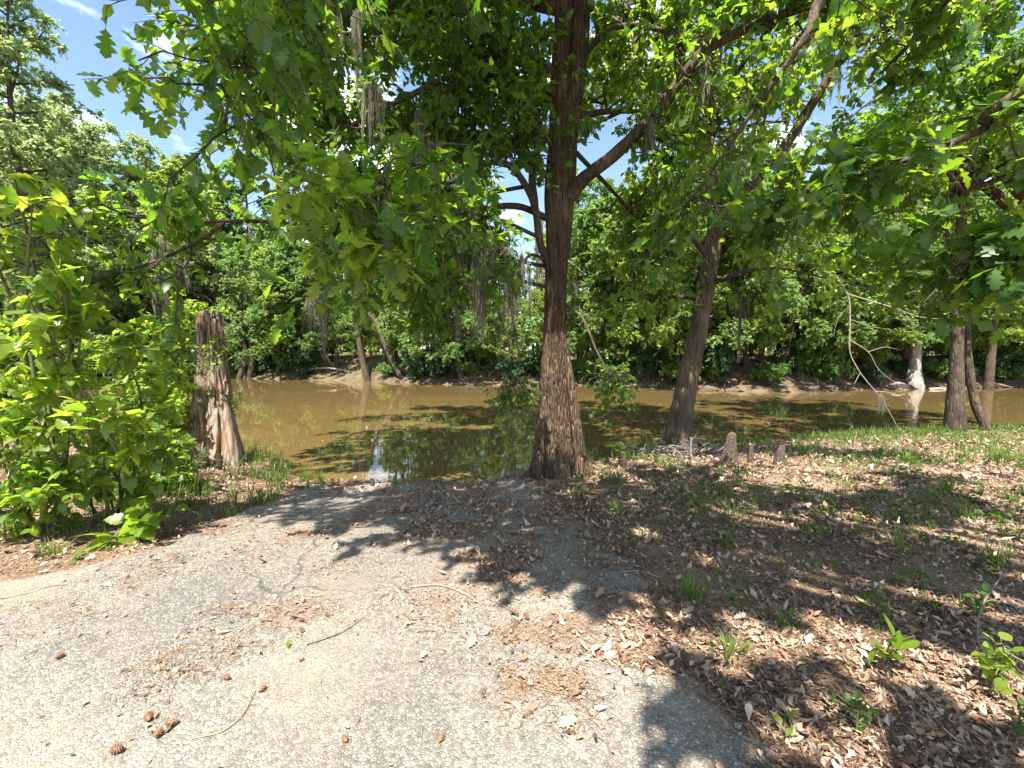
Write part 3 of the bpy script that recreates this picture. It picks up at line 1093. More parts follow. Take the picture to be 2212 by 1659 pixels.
    for i, (pts, st, nb, nt_) in enumerate(spec):
        PPl = limb_array([pts])
        L = np.linalg.norm(np.diff(PPl[0], axis=0), axis=1).sum()
        nb = max(6, int(L * ((5.5 if i not in (7, 19) else 3.2) if i not in (20, 21) else 6)))
        if i not in (2, 7, 8, 19, 20, 21):
            S2, _ = sprout(PPl, max(3, int(L * 1.5)), st, 1.0, 0.8, 1.9, 24, rng, 0.5, 0.9, 0.15, 0.15)
            tubes(tw, S2, np.linspace(.022, .006, 24)[None] * np.ones((len(S2), 1)), 4)
            Bs, _ = sprout(S2, 6, 0.15, 1.0, 0.35, 0.9, 6, rng, 0.5, 0.9, 0.1, 0.25)
            Ts, _ = sprout(Bs, 6, 0.2, 1.0, 0.2, 0.5, 4, rng, 0.6, 0.8, 0.1, 0.2)
            tubes(tw, Bs, np.linspace(.009, .003, 6)[None] * np.ones((len(Bs), 1)), 3)
            sets.append(leaves_on(filter_near(Ts, 1.6), 7, rng, 0.14, droop=0.35))
        near = i in (2, 8, 19)
        small = i in (20, 21)
        Bn, Lb = sprout(PPl, nb, st, 1.0, 0.45 if not small else 0.15, 1.25 if not small else 0.35, 6, rng, 0.5, 0.9, 0.1, 0.25)
        Bn = filter_near(Bn, 1.6)
        Tn, Lt = sprout(Bn, 6, 0.2, 1.0, 0.2, 0.5, 4, rng, 0.6, 0.8, 0.1, 0.2)
        Tn = filter_near(Tn, 1.6)
        tubes(tw, Bn, np.linspace(.012, .004, 6)[None] * np.ones((len(Bn), 1)), 4)
        tubes(tw, Tn, np.linspace(.004, .0015, 4)[None] * np.ones((len(Tn), 1)), 3)
        sets.append(leaves_on(Tn, 8 if not near else 7, rng, 0.135 if not small else 0.10, droop=0.35))
    Ps = limb_array([limbs[2][0]])
    Bq, _ = sprout(Ps, 26, 0.80, 1.0, 0.25, 0.62, 6, rng, 0.55, 0.8, 0.1, 0.35, 0.2)
    Tq, _ = sprout(Bq, 4, 0.3, 1.0, 0.12, 0.3, 4, rng, 0.6, 0.8, 0.1, 0.25)
    tubes(tw, Bq, np.linspace(.008, .003, 6)[None] * np.ones((len(Bq), 1)), 4)
    tubes(tw, Tq, np.linspace(.003, .0015, 4)[None] * np.ones((len(Tq), 1)), 3)
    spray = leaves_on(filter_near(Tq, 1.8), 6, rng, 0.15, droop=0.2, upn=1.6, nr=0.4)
    crown(t, [spray], 'oak', OAKS, M['fresh_leaf'], rng, 250, name='sun_tinted_spray')  # leaves of the same tree in a lighter material, sunlight put into their colour
    PPh = limb_array(high)
    Bn, _ = sprout(PPh, 19, 0.3, 1.0, 0.6, 1.6, 6, rng, 0.5, 0.9, 0.15, 0.2)
    Tn, _ = sprout(Bn, 8, 0.2, 1.0, 0.25, 0.6, 4, rng, 0.6, 0.8, 0.1, 0.2)
    tubes(tw, Bn, np.linspace(.015, .005, 6)[None] * np.ones((len(Bn), 1)), 3)
    sets.append(leaves_on(Tn, 7, rng, 0.17, droop=0.3))
    tag(tw.obj('twigs', M['twig'], t, t.location), kind='stuff')
    crown(t, sets, 'oak', OAKS, M['main_leaf'], rng, 280, rest=OAKS_S[:2] + TEARS + KITES[:1])
    return t


main_tree()


# ------------------------------------------------------------------ oak whose limbs hang in from the right
def near_oak():
    rng = np.random.default_rng(5)
    base = np.array([5.6, -2.6, H(5.6, -2.6)])
    t = thing('oak_tree', 'oak reaching in from the right with large lobed leaves hanging in front of the river', 'tree', base)
    tr = np.array([[5.6, -2.6, -0.2], [5.55, -2.6, 2], [5.5, -2.5, 4], [5.3, -2.4, 6.5], [5.2, -2.3, 9], [5.0, -2.3, 12]])
    mb = MB()
    tube(mb, catmull(tr, 60), (.42, .33, .3, .25, .18, .06), 32, 0.09, seed=3)
    mb.obj('trunk', M['bark_grey'], t, t.location, True)
    near_l = [
        (np.vstack([[5.5, -2.5, 3.6], [5.3, -0.6, 4.5], PATH((2330, 130, 2.6), (2160, 260, 3.0), (1960, 345, 3.2), (1790, 400, 3.3), (1690, 430, 3.3))]), (.07, .04, .018, .006), 0.42),
        (np.vstack([[5.5, -2.5, 3.0], [5.2, 0.2, 3.6], PATH((2380, 330, 3.0), (2250, 500, 3.1), (2120, 560, 3.2), (2010, 590, 3.3))]), (.06, .035, .015, .005), 0.45),
        (np.vstack([[5.4, -2.5, 5.2], [4.6, 0.2, 6.2], PATH((1900, -150, 3.8), (1740, 80, 4.1), (1620, 250, 4.3), (1530, 380, 4.3), (1460, 470, 4.2))]), (.08, .05, .02, .006), 0.5),
        (np.vstack([[5.4, -2.4, 6.0], [4.8, 1.0, 6.6], PATH((2100, -60, 4.6), (2000, 60, 5.2), (1900, 160, 5.6))]), (.07, .04, .012), 0.45),
        (np.vstack([[5.4, -2.4, 5.6], [5.6, 0.8, 5.9], PATH((2330, 20, 4.4), (2230, 130, 4.8), (2130, 230, 5.1))]), (.06, .04, .012), 0.45),
    ]
    near_l += [][:0]
    _unused = [
        (np.vstack([[5.5, -2.5, 4.2], [5.6, 0.2, 5.0], PATH((2250, 180, 3.8), (2100, 300, 4.2), (1960, 420, 4.5), (1820, 500, 4.7), (1700, 540, 4.8))]), (.06, .035, .015, .005), 0.42),
        (np.vstack([[5.5, -2.5, 4.0], [6.2, 0.6, 4.8], PATH((2330, 250, 4.6), (2200, 400, 5.0), (2050, 500, 5.2), (1900, 560, 5.3))]), (.06, .035, .015, .005), 0.42),
        (np.vstack([[5.4, -2.5, 5.0], [4.8, 0.8, 6.0], PATH((1960, -60, 5.0), (1850, 120, 5.4), (1740, 250, 5.6), (1650, 330, 5.7))]), (.06, .035, .015, .005), 0.45),
    ]
    over = []
    ro = np.random.default_rng(17)
    # (ground x, ground y) of the broad patches of shade under this crown, and the height of the leaves that cast them
    for gx, gy, tz in ((-.9, 3.75, 6.4), (-.1, 3.6, 6.4), (-1.9, 4.3, 6.8), (-1.6, 4.9, 7.0), (-.8, 4.4, 6.8), (0.0, 4.4, 7.2), (.2, 3.3, 6.6), (.6, 2.9, 7.0), (.9, 1.75, 6.2), (1.4, 4.0, 7.4), (2.3, 3.6, 7.2), (2.2, 5.2, 8.4), (1.2, 3.1, 7.0),
                       (-2.9, 5.7, 8.6), (-2.1, 6.3, 9.0), (-2.6, 6.8, 9.4), (-1.9, 5.5, 8.0), (-.5, 5.1, 7.6), (-.2, 6.4, 8.8), (.7, 4.7, 7.6), (.5, 3.7, 7.0), (1.9, 4.6, 7.8), (5.0, 5.2, 9.0), (-3.2, 5.0, 8.0), 
                       (4.4, 4.4, 8.6), (1.2, 5.4, 8.6), (2.0, 6.4, 9.4), (.0, 5.6, 8.0), (-1.0, 5.8, 8.2), (3.0, 3.3, 7.0)):
        tx, ty = gx - .14 * tz, gy - .5 * tz
        sx_, sy_, sz_ = 5.3, -2.4, min(tz - .6, ro.uniform(5.0, 8.0))
        over.append(np.array([[sx_, sy_, sz_], [sx_ * .65 + tx * .35, sy_ * .65 + ty * .35 - .5, sz_ * .5 + tz * .5 + .4], [sx_ * .25 + tx * .75, sy_ * .25 + ty * .75, sz_ * .15 + tz * .85 + .4], [tx, ty, tz]]))
    for pts, r, st in near_l:
        mb = MB()
        tube(mb, catmull(pts, 90), r, 12, 0.06, seed=2)
        mb.obj('limb', M['bark_dark'], t, t.location, True)
    mb = MB()
    for pts in over:
        tube(mb, catmull(pts, 40), (.09, .06, .02), 8)
    mb.obj('upper_limbs', M['bark_dark'], t, t.location, True)
    tw, sets = MB(), []
    for pts, r, st in near_l:
        Bn, _ = sprout(limb_array([pts]), 24, st, 1.0, 0.3, 0.95, 6, rng, 0.5, 0.9, 0.05, 0.25)
        Bn = filter_near(Bn, 2.0)
        Tn, _ = sprout(Bn, 5, 0.2, 1.0, 0.15, 0.4, 4, rng, 0.6, 0.8, 0.1, 0.2)
        Tn = filter_near(Tn, 2.0)
        tubes(tw, Bn, np.linspace(.010, .003, 6)[None] * np.ones((len(Bn), 1)), 4)
        tubes(tw, Tn, np.linspace(.003, .0015, 4)[None] * np.ones((len(Tn), 1)), 3)
        sets.append(leaves_on(Tn, 7, rng, 0.15, droop=0.3))
    Bn, _ = sprout(limb_array(over), 10, 0.78, 1.0, 0.35, 0.95, 6, rng, 0.5, 0.9, 0.1, 0.2)
    Tn, _ = sprout(Bn, 6, 0.2, 1.0, 0.2, 0.5, 4, rng, 0.6, 0.8, 0.1, 0.2)
    tubes(tw, Bn, np.linspace(.012, .004, 6)[None] * np.ones((len(Bn), 1)), 3)
    sets.append(leaves_on(Tn, 7, rng, 0.15, droop=0.3))
    tag(tw.obj('twigs', M['twig'], t, t.location), kind='stuff')
    crown(t, sets, 'oak', OAKS, M['oak_leaf'], rng, 300, rest=OAKS_S)


near_oak()


# ------------------------------------------------------------------ the other trees of the near bank
def leaning_tree():
    rng = np.random.default_rng(31)
    Y0 = 8.2
    base = P(1462, 985, Y0)
    base[2] = H(base[0], Y0)
    t = thing('leaning_tree', 'rough barked tree leaning right above a tangle of bare roots beside the water', 'tree', base)
    A = PATH((1455, 1010, Y0), (1464, 940, Y0), (1476, 870, Y0), (1490, 800, Y0), (1515, 680, Y0), (1535, 560, Y0), (1546, 480, Y0), (1538, 380, Y0), (1530, 300, Y0), (1545, 150, Y0), (1560, 0, Y0), (1570, -200, Y0), (1585, -500, 8.4), (1590, -800, 8.6))
    r = np.array([38, 28, 22, 20, 17, 16.5, 15, 12, 10.5, 10, 9.5, 8.5, 7, 3]) / FPX * Y0

    def flare(s, th):
        k = np.clip(1 - s / 0.12, 0, 1)
        return 1 + k * 0.16 * np.cos(4 * th + 1.0)
    mb = MB()
    tube(mb, catmull(A, 170), r, 56, 0.12, seed=12, radf=flare)
    mb.obj('trunk', M['bark_grey'], t, t.location, True)
    limbs = [
        (PATH((1546, 490, Y0), (1600, 422, 8.1), (1646, 375, 8.0), (1700, 310, 7.9), (1770, 200, 7.8), (1825, 120, 7.7), (1885, 78, 7.6), (1960, 40, 7.5), (2060, -30, 7.3)), (.10, .09, .075, .06, .035), 0.3),
        (PATH((1815, 135, 7.7), (1838, 85, 7.7), (1860, 50, 7.7), (1880, -60, 7.7)), (.06, .05, .02), 0.3),
        (PATH((1532, 330, Y0), (1575, 295, 8.0), (1632, 268, 7.8), (1700, 262, 7.6)), (.05, .04, .015), 0.3),
        (PATH((1533, 560, Y0), (1480, 500, 7.9), (1420, 470, 7.6), (1350, 450, 7.3)), (.05, .035, .012), 0.3),
        (PATH((1525, 620, Y0), (1590, 590, 7.9), (1680, 580, 7.6), (1780, 600, 7.4)), (.04, .03, .01), 0.3),
        (PATH((1520, 650, Y0), (1460, 640, 8.3), (1380, 640, 8.4), (1310, 680, 8.4)), (.035, .025, .008), 0.3),
        (PATH((1540, 420, Y0), (1600, 470, 7.7), (1690, 490, 7.3), (1800, 480, 7.0)), (.045, .03, .01), 0.3),
    ]
    for pts, rr, st in limbs:
        mb = MB()
        tube(mb, catmull(pts, 12 * len(pts)), rr, 12, 0.08, seed=5)
        mb.obj('limb', M['bark_dark'], t, t.location, True)
    r4 = np.random.default_rng(4)
    high = crown_limbs(catmull(A, 60), 5.5, 13, 8, lambda q: 3.8 - 1.8 * q, r4, (8, 45), 1.0)
    high += shade_limbs(catmull(A, 60), [(gx + r4.uniform(-.6, .6), gy + r4.uniform(-.6, .6)) for gy in (9.4, 11.0, 12.6, 14.2, 15.8, 17.4) for gx in (2.2, 3.8, 5.4, 7.0)], (6.5, 13), r4)
    mb = MB()
    for h in high:
        tube(mb, catmull(h, 24), (.06, .04, .012), 8)
    mb.obj('upper_limbs', M['bark_dark'], t, t.location, True)
    # exposed roots spreading from the base
    for k in range(15):
        a = k / 15 * 6.283 + rng.uniform(-.2, .2)
        L = rng.uniform(0.35, 0.8)
        p = [base + np.array([math.cos(a) * .2, math.sin(a) * .2, rng.uniform(.18, .42)])]
        for s in (0.35, 0.7, 1.0):
            x, y = base[0] + math.cos(a + rng.uniform(-.4, .4)) * (.2 + L * s), base[1] + math.sin(a + rng.uniform(-.4, .4)) * (.2 + L * s) * 0.8
            p.append(np.array([x, y, H(x, min(y, 8.2)) + rng.uniform(0.0, 0.22) * (1 - s) + 0.01]))
        mb = MB()
        tube(mb, catmull(p, 22), (.04, .03, .016, .008), 8)
        mb.obj('root', M['drift_wood'], t, t.location, True)
    tw, sets = MB(), []
    for pts, rr, st in limbs:
        PPl = limb_array([pts])
        L = np.linalg.norm(np.diff(PPl[0], axis=0), axis=1).sum()
        Bn, _ = sprout(PPl, max(8, int(L * 7)), st, 1.0, 0.5, 1.5, 6, rng, 0.5, 0.9, 0.1, 0.2)
        Tn, _ = sprout(Bn, 6, 0.2, 1.0, 0.2, 0.5, 4, rng, 0.6, 0.8, 0.1, 0.2)
        tubes(tw, Bn, np.linspace(.011, .004, 6)[None] * np.ones((len(Bn), 1)), 3)
        sets.append(leaves_on(Tn, 8, rng, 0.12, droop=0.3))
    Bn, _ = sprout(limb_array(high), 15, 0.3, 1.0, 0.6, 1.6, 6, rng, 0.5, 0.9, 0.15, 0.2)
    Tn, _ = sprout(Bn, 7, 0.2, 1.0, 0.25, 0.6, 4, rng, 0.6, 0.8, 0.1, 0.2)
    tubes(tw, Bn, np.linspace(.013, .005, 6)[None] * np.ones((len(Bn), 1)), 3)
    sets.append(leaves_on(Tn, 8, rng, 0.13, droop=0.25))
    tag(tw.obj('twigs', M['twig'], t, t.location), kind='stuff')
    crown(t, sets, 'obovate', OBS, M['fresh_leaf'], rng, 300, rest=TEARS[:1] + KITES)


leaning_tree()


def bank_tree(name, label, path, radii, bark, limbs, hi, leafm, seed, shapes=OBS, key='obovate', singles=150, lsize=0.12, dens=9.0, shade=None):
    rng = np.random.default_rng(seed)
    base = path[0].copy()
    t = thing(name, label, 'tree', base)
    mb = MB()
    tube(mb, catmull(path, 100), radii, 32, 0.09, seed=seed)
    mb.obj('trunk', bark, t, t.location, True)
    tw, sets = MB(), []
    for pts, rr, st in limbs:
        mb = MB()
        tube(mb, catmull(pts, 60), rr, 12, 0.06, seed=seed + 1)
        mb.obj('limb', bark, t, t.location, True)
        PPl = limb_array([pts])
        L = np.linalg.norm(np.diff(PPl[0], axis=0), axis=1).sum()
        Bn, _ = sprout(PPl, max(6, int(L * dens)), st, 1.0, 0.5, 1.2, 6, rng, 0.5, 0.9, 0.1, 0.2)
        Tn, _ = sprout(Bn, 6, 0.2, 1.0, 0.2, 0.5, 4, rng, 0.6, 0.8, 0.1, 0.2)
        tubes(tw, Bn, np.linspace(.011, .004, 6)[None] * np.ones((len(Bn), 1)), 3)
        sets.append(leaves_on(Tn, 8, rng, lsize, droop=0.3))
    if hi:
        z0, z1, n, lf = hi
        high = crown_limbs(catmull(path, 60), z0, z1, n, lf, rng, (5, 45), seed)
        if shade:
            high += shade_limbs(catmull(path, 60), [(gx + rng.uniform(-.6, .6), gy + rng.uniform(-.6, .6)) for gx, gy in shade], (6.0, z1), rng)
        mb = MB()
        for h in high:
            tube(mb, catmull(h, 24), (.05, .035, .01), 8)
        mb.obj('upper_limbs', bark, t, t.location, True)
        Bn, _ = sprout(limb_array(high), 15, 0.3, 1.0, 0.5, 1.5, 6, rng, 0.5, 0.9, 0.15, 0.2)
        Tn, _ = sprout(Bn, 9, 0.2, 1.0, 0.2, 0.6, 4, rng, 0.6, 0.8, 0.1, 0.2)
        tubes(tw, Bn, np.linspace(.012, .004, 6)[None] * np.ones((len(Bn), 1)), 3)
        sets.append(leaves_on(Tn, 9, rng, lsize * 1.15, droop=0.25))
    tag(tw.obj('twigs', M['twig'], t, t.location), kind='stuff')
    crown(t, sets, key, shapes, leafm, rng, singles, rest=KITES + TEARS[:1])
    return t


bank_tree('straight_tree', 'straight dark trunk widening at its foot, right of the hanging dead branch',
          PATH((2063, 955, 10), (2063, 925, 10), (2064, 860, 10), (2066, 780, 10), (2070, 650, 10), (2076, 500, 10), (2080, 400, 10), (2083, 300, 10), (2082, 150, 10), (2085, -50, 10), (2090, -300, 10), (2100, -700, 10.2)),
          np.array([24, 19, 15, 11.5, 10, 8.5, 8, 7.5, 7, 6.5, 6, 3]) / FPX * 10, M['bark_dark'],
          [(PATH((2070, 640, 10), (2010, 600, 9.8), (1930, 610, 9.6), (1840, 620, 9.4)), (.04, .03, .01), 0.3),
           (PATH((2070, 700, 10), (2130, 640, 9.8), (2200, 620, 9.6)), (.04, .03, .01), 0.2),
           (PATH((2072, 600, 10), (2040, 620, 10.4), (1990, 660, 10.6)), (.03, .02, .01), 0.1),
           (PATH((2078, 480, 10), (2140, 520, 10), (2200, 580, 10)), (.04, .03, .01), 0.2)],
          (5.0, 15.0, 12, lambda q: 3.4 - 1.4 * q), M['main_leaf'], 41, shade=[(gx, gy) for gy in (11.0, 12.8, 14.6, 16.4, 18.2, 20.0) for gx in (8.2, 10.0, 11.8, 13.6, 15.4)])
bank_tree('slanting_tree', 'thin dark trunk slanting up to the left close beside the straight dark tree',
          PATH((2133, 950, 10), (2128, 920, 10), (2106, 870, 10.1), (2092, 780, 10.2), (2086, 700, 10.3), (2060, 560, 10.5), (2020, 420, 10.8), (1990, 280, 11)),
          np.array([11, 9, 8, 7, 6, 5, 4, 2]) / FPX * 10, M['bark_dark'],
          [(PATH((2070, 600, 10.4), (2000, 560, 10.5), (1920, 540, 10.6)), (.03, .02, .01), 0.2)],
          (4.0, 6.6, 6, lambda q: 1.8), M['main_leaf'], 43)
bank_tree('arching_tree', 'tree at the right edge whose bare dark limbs arch over to the left',
          np.vstack([[[14.6, 11.5, H(14.6, 11.5)]], PATH((2300, 700, 11.5), (2290, 560, 11.5), (2260, 480, 11.5), (2215, 420, 11.4), (2190, 395, 11.4))]),
          (.32, .26, .22, .19, .15), M['bark_dark'],
          [(PATH((2215, 425, 11.4), (2188, 392, 11.4), (2150, 366, 11.4), (2100, 362, 11.3), (2050, 368, 11.2), (1985, 385, 11.0)), (.15, .13, .10, .05), 0.5),
           (PATH((2200, 470, 11.3), (2165, 432, 11.2), (2125, 402, 11.2), (2085, 410, 11.1), (2055, 450, 11.0)), (.13, .12, .09, .05), 0.6),
           (PATH((2150, 368, 11.4), (2158, 330, 11.4), (2160, 290, 11.4), (2150, 180, 11.4), (2120, 40, 11.3)), (.08, .07, .03), 0.4),
           (PATH((2280, 540, 11.5), (2220, 580, 11.0), (2150, 620, 10.8)), (.05, .03, .01), 0.2),
           (PATH((2290, 600, 11.5), (2320, 300, 11.5), (2290, 50, 11.5)), (.15, .1, .05), 0.3)],
          None, M['main_leaf'], 47)


# ------------------------------------------------------------------ far-bank trees: a few grown kinds, copied
def forest_kind(seed, h, base_z, n, lmax, leafm, bark, leaf=0.19, shapes=KITES, per=(9, 8, 12), drop=0.05, rad=0.2, lean=0.0, el=(0, 50)):
    rng = np.random.default_rng(seed)
    path = np.array([[0, 0, -0.5], [0.05 * h * .1 + lean * .1, 0.02, h * 0.15], [lean * .35, -0.1, h * 0.4], [lean * .7, 0.1, h * 0.7], [lean, 0.0, h]])
    path[:, :2] += rng.normal(size=(5, 2)) * 0.12
    path[0, :2] = 0
    mb = MB()
    tube(mb, catmull(path, 26), np.array([1.7, 1.0, .85, .55, .12]) * rad, 9)
    limbs = crown_limbs(catmull(path, 40), base_z, h * 0.98, n, lambda q: lmax * (0.55 + 0.9 * min(q, .45)) * (1.15 - q ** 1.6 * 0.85), rng, el, seed, drop)
    for l in limbs:
        tube(mb, catmull(l, 9), (.07, .045, .012), 4, cap=False)
    PPl = limb_array(limbs, 16)
    Bn, _ = sprout(PPl, per[0], 0.2, 1.0, 0.5, 1.5, 5, rng, 0.5, 0.9, 0.1, 0.2)
    tubes(mb, Bn, np.linspace(.018, .006, 5)[None] * np.ones((len(Bn), 1)), 3)
    Tn, _ = sprout(Bn, per[1], 0.15, 1.0, 0.25, 0.7, 3, rng, 0.6, 0.8, 0.1, 0.2)
    pos, d, nn, sz = leaves_on(Tn, per[2], rng, leaf, droop=0.25, nr=0.7)
    cb = MB()
    leaf_cloud(cb, pos, d, nn, sz, shapes, rng)
    V = np.concatenate(mb.V)
    tm = new_mesh('trunk', V, np.concatenate(mb.T) if mb.T else None, np.concatenate(mb.Q), True)
    tm.materials.append(bark)
    cm = new_mesh('crown', np.concatenate(cb.V), np.concatenate(cb.T))
    cm.materials.append(leafm)
    return tm, cm, h


KINDS = {
    'tall_olive': forest_kind(101, 22, 3.5, 34, 4.4, FAR[0], M['bark_dark'], 0.24),
    'tall_green': forest_kind(102, 20, 3.0, 34, 4.4, FAR[1], M['bark_dark'], 0.24),
    'bright': forest_kind(103, 17, 1.8, 32, 4.2, FAR[2], M['bark_dark'], 0.23),
    'dark': forest_kind(104, 14, 1.5, 32, 4.2, FAR[4], M['bark_dark'], 0.22),
    'edge_green': forest_kind(105, 11, 2.2, 32, 4.4, FAR[1], M['bark_dark'], 0.20, drop=0.2, rad=0.15, lean=3.2, el=(-5, 45)),
    'edge_bright': forest_kind(106, 9, 1.9, 28, 3.6, FAR[2], M['bark_dark'], 0.19, drop=0.2, rad=0.12, lean=2.4, el=(-5, 50)),
    'left_tall': forest_kind(108, 24, 2.5, 36, 5.0, FAR[3], M['bark_dark'], 0.22, per=(10, 8, 11)),
    'pale': forest_kind(107, 12, 2.2, 30, 4.2, FAR[0], M['bark_dark'], 0.19, drop=0.16, rad=0.16, lean=2.8),
}
KLAB = {
    'left_tall': ('woodland_tree', 'tall light green tree in the wood across the river', 'tall trees at the left'),
    'tall_olive': ('woodland_tree', 'tall pale olive tree in the wood across the river', 'tall olive trees across the river'),
    'tall_green': ('woodland_tree', 'tall mid green tree in the wood across the river', 'tall green trees across the river'),
    'bright': ('woodland_tree', 'yellow green tree in the wood across the river', 'yellow green trees across the river'),
    'dark': ('woodland_tree', 'dark rounded tree in the wood across the river', 'dark trees across the river'),
    'edge_green': ('bank_side_tree', 'low drooping green tree at the far water edge', 'low green trees along the far bank'),
    'edge_bright': ('bank_side_tree', 'small bright leaning tree at the far water edge', 'small bright trees along the far bank'),
    'pale': ('bank_side_tree', 'pale grey green tree at the far water edge', 'pale trees along the far bank'),
}


ORD = ['first', 'second', 'third', 'fourth', 'fifth', 'sixth', 'seventh', 'eighth', 'ninth', 'tenth', 'eleventh', 'twelfth']
SEG = [(-9999, 250, 'over the left bushes'), (250, 440, 'just left of the stump'), (440, 800, 'right of the stump'), (800, 1190, 'left of the main trunk'), (1190, 1480, 'right of the main trunk'),
       (1480, 1780, 'right of the leaning tree'), (1780, 2040, 'near the pale cypress'), (2040, 9999, 'at the far right')]
SEEN = {}


def where(px):
    return next(w for a, b, w in SEG if a <= px < b)


def forest_tree(kind, px, Y, h=None, rot=0.0, label=None, sx=1.0):
    tm, cm, hh = KINDS[kind]
    x = (px - 1106) / FPX * Y
    z = H(x, Y)
    nm, lab, grp = KLAB[kind]
    if label is None:
        w = where(px)
        SEEN[(kind, w)] = k = SEEN.get((kind, w), -1) + 1
        label = f'{lab}, {ORD[k]} {w}'
    t = thing(nm, label, 'tree', (x, Y, z), grp)
    s = (h or hh) / hh
    t.scale = (s * sx, s * sx, s)
    t.rotation_euler = (0, 0, rot)
    for n_, me in (('trunk', tm), ('crown', cm)):
        o = bpy.data.objects.new(n_, me)
        o.parent = t
        C.objects.link(o)
        if n_ == 'crown':
            o['kind'] = 'stuff'
    return t


frng = random.Random(5)
far_list = []
# low trees at the water edge, leaning over it
for k_, px_, h_ in (('edge_green', -150, 11), ('pale', -40, 12), ('edge_green', 60, 10), ('pale', 150, 12), ('edge_green', 250, 10), ('pale', 340, 12), ('edge_green', 410, 10), ('pale', 480, 12.5), ('edge_green', 540, 10), ('edge_green', 600, 10), ('edge_bright', 660, 9), ('edge_green', 715, 9.5),
                  ('edge_bright', 790, 4.6), ('edge_bright', 860, 4.4), ('edge_green', 935, 9.5), ('edge_green', 1000, 8.5), ('edge_bright', 1070, 5.2), ('edge_bright', 1150, 5.2), ('edge_green', 1265, 10.5), ('edge_bright', 1330, 9), ('edge_green', 1390, 10), ('edge_bright', 1450, 10),
                  ('edge_green', 1530, 11), ('edge_bright', 1610, 9), ('edge_green', 1680, 10), ('edge_green', 1750, 10), ('edge_bright', 1810, 9), ('edge_green', 1880, 9.5), ('edge_green', 1960, 10), ('edge_bright', 2040, 9), ('edge_green', 2110, 11), ('edge_bright', 2180, 10), ('edge_green', 2250, 11), ('edge_green', 2350, 11)):
    Y_ = 33.0
    for _ in range(6):
        Y_ = float(far_edge(np.array([(px_ - 1106) / FPX * Y_]))[0]) + frng.uniform(0.5, 2.2)
    far_list.append((k_, px_, Y_, h_))
far_list += [
    # second row
    ('left_tall', 235, 38, 21.5), ('left_tall', 320, 40, 20.5), ('bright', 400, 40, 18), ('dark', -60, 46, 16), ('tall_olive', 210, 45, 22), ('bright', 330, 47, 19), ('tall_olive', 420, 48, 21), ('bright', 480, 46, 18), ('tall_green', 545, 47, 20), ('tall_olive', 640, 50, 20), ('dark', 720, 45, 14),
    ('bright', 835, 47, 16), ('tall_green', 940, 44, 18), ('bright', 1020, 46, 18), ('dark', 1110, 43, 12), ('tall_olive', 980, 52, 19), ('bright', 720, 50, 19), ('bright', 1230, 44, 17), ('tall_green', 1300, 45, 17), ('bright', 1400, 41, 17), ('tall_green', 1500, 43, 21), ('bright', 1600, 40, 17),
    ('dark', 1700, 42, 14), ('bright', 1780, 44, 15), ('tall_green', 1900, 44, 19), ('dark', 1985, 41, 14), ('bright', 2090, 43, 15), ('tall_green', 2190, 44, 18), ('bright', 2320, 44, 17), ('dark', 2480, 44, 16), ('bright', 110, 44, 17), ('dark', 270, 43, 14), ('dark', 480, 43, 13), ('dark', 600, 44, 13),
    # deeper rows
    ('tall_green', 100, 60, 24), ('bright', 280, 62, 21), ('tall_green', 480, 63, 21), ('bright', 700, 60, 16), ('dark', 860, 62, 14), ('dark', 1000, 62, 14), ('bright', 1180, 58, 15), ('tall_olive', 1350, 62, 22),
    ('dark', 1450, 58, 17), ('bright', 1560, 60, 18), ('dark', 1660, 63, 16), ('tall_green', 1760, 62, 17), ('bright', 1850, 60, 17), ('dark', 1960, 62, 16), ('tall_olive', 2060, 60, 18), ('bright', 2170, 60, 16), ('tall_green', 2330, 62, 19),
    ('dark', 380, 80, 16), ('dark', 620, 80, 15), ('dark', 900, 82, 14), ('bright', 1100, 80, 15), ('dark', 1300, 82, 17), ('dark', 1500, 84, 18), ('dark', 1720, 82, 17), ('dark', 1900, 84, 17), ('dark', 2110, 84, 17),
    ('dark', 760, 95, 15), ('dark', 1200, 98, 15), ('dark', 1600, 98, 18), ('dark', 2000, 98, 17), ('dark', 240, 95, 18),
    ('dark', 500, 97, 15), ('dark', 1000, 97, 15), ('dark', 1400, 97, 17), ('dark', 1800, 97, 17), ('dark', 2200, 90, 17), ('dark', 2350, 80, 17), ('dark', 80, 80, 18),
]
far_list += [('dark', 770, 70, 9), ('bright', 830, 74, 9), ('dark', 880, 70, 9), ('dark', 810, 88, 11), ('dark', 1110, 70, 10), ('dark', 700, 88, 13), ('dark', 560, 86, 14)]
far_list = [(k, px, Y_, min(h, (.235 * Y_ - 2.6)) if (785 < px < 875 or 1085 < px < 1135) and Y_ > 40 else h) for k, px, Y_, h in far_list]
far_list.sort(key=lambda q: q[1])
for i, (k, px, Y_, hh_) in enumerate(far_list):
    forest_tree(k, px, Y_, hh_, frng.uniform(0, 6.28) if k in ('tall_olive', 'tall_green', 'bright', 'dark') else -1.57 + frng.uniform(-.8, .8), sx=frng.uniform(0.95, 1.25))
forest_tree('left_tall', 85, 26, 25, 1.0, 'very tall pale tree rising out of the picture above the left bushes', 1.1)
forest_tree('left_tall', 20, 30, 23, 4.0, 'tall light green tree behind the tallest one at the left edge', 1.15)
forest_tree('bright', 110, 35, 19, 5.0, 'lower light green tree below the tallest one at the left', 1.2)
forest_tree('left_tall', -70, 24, 24, 2.2, 'tall tree cut by the left edge above the yellow green bushes', 1.1)


forest_tree('left_tall', 150, 31, 20, 3.0, 'tall pale tree just right of the tallest one at the left', 1.2)


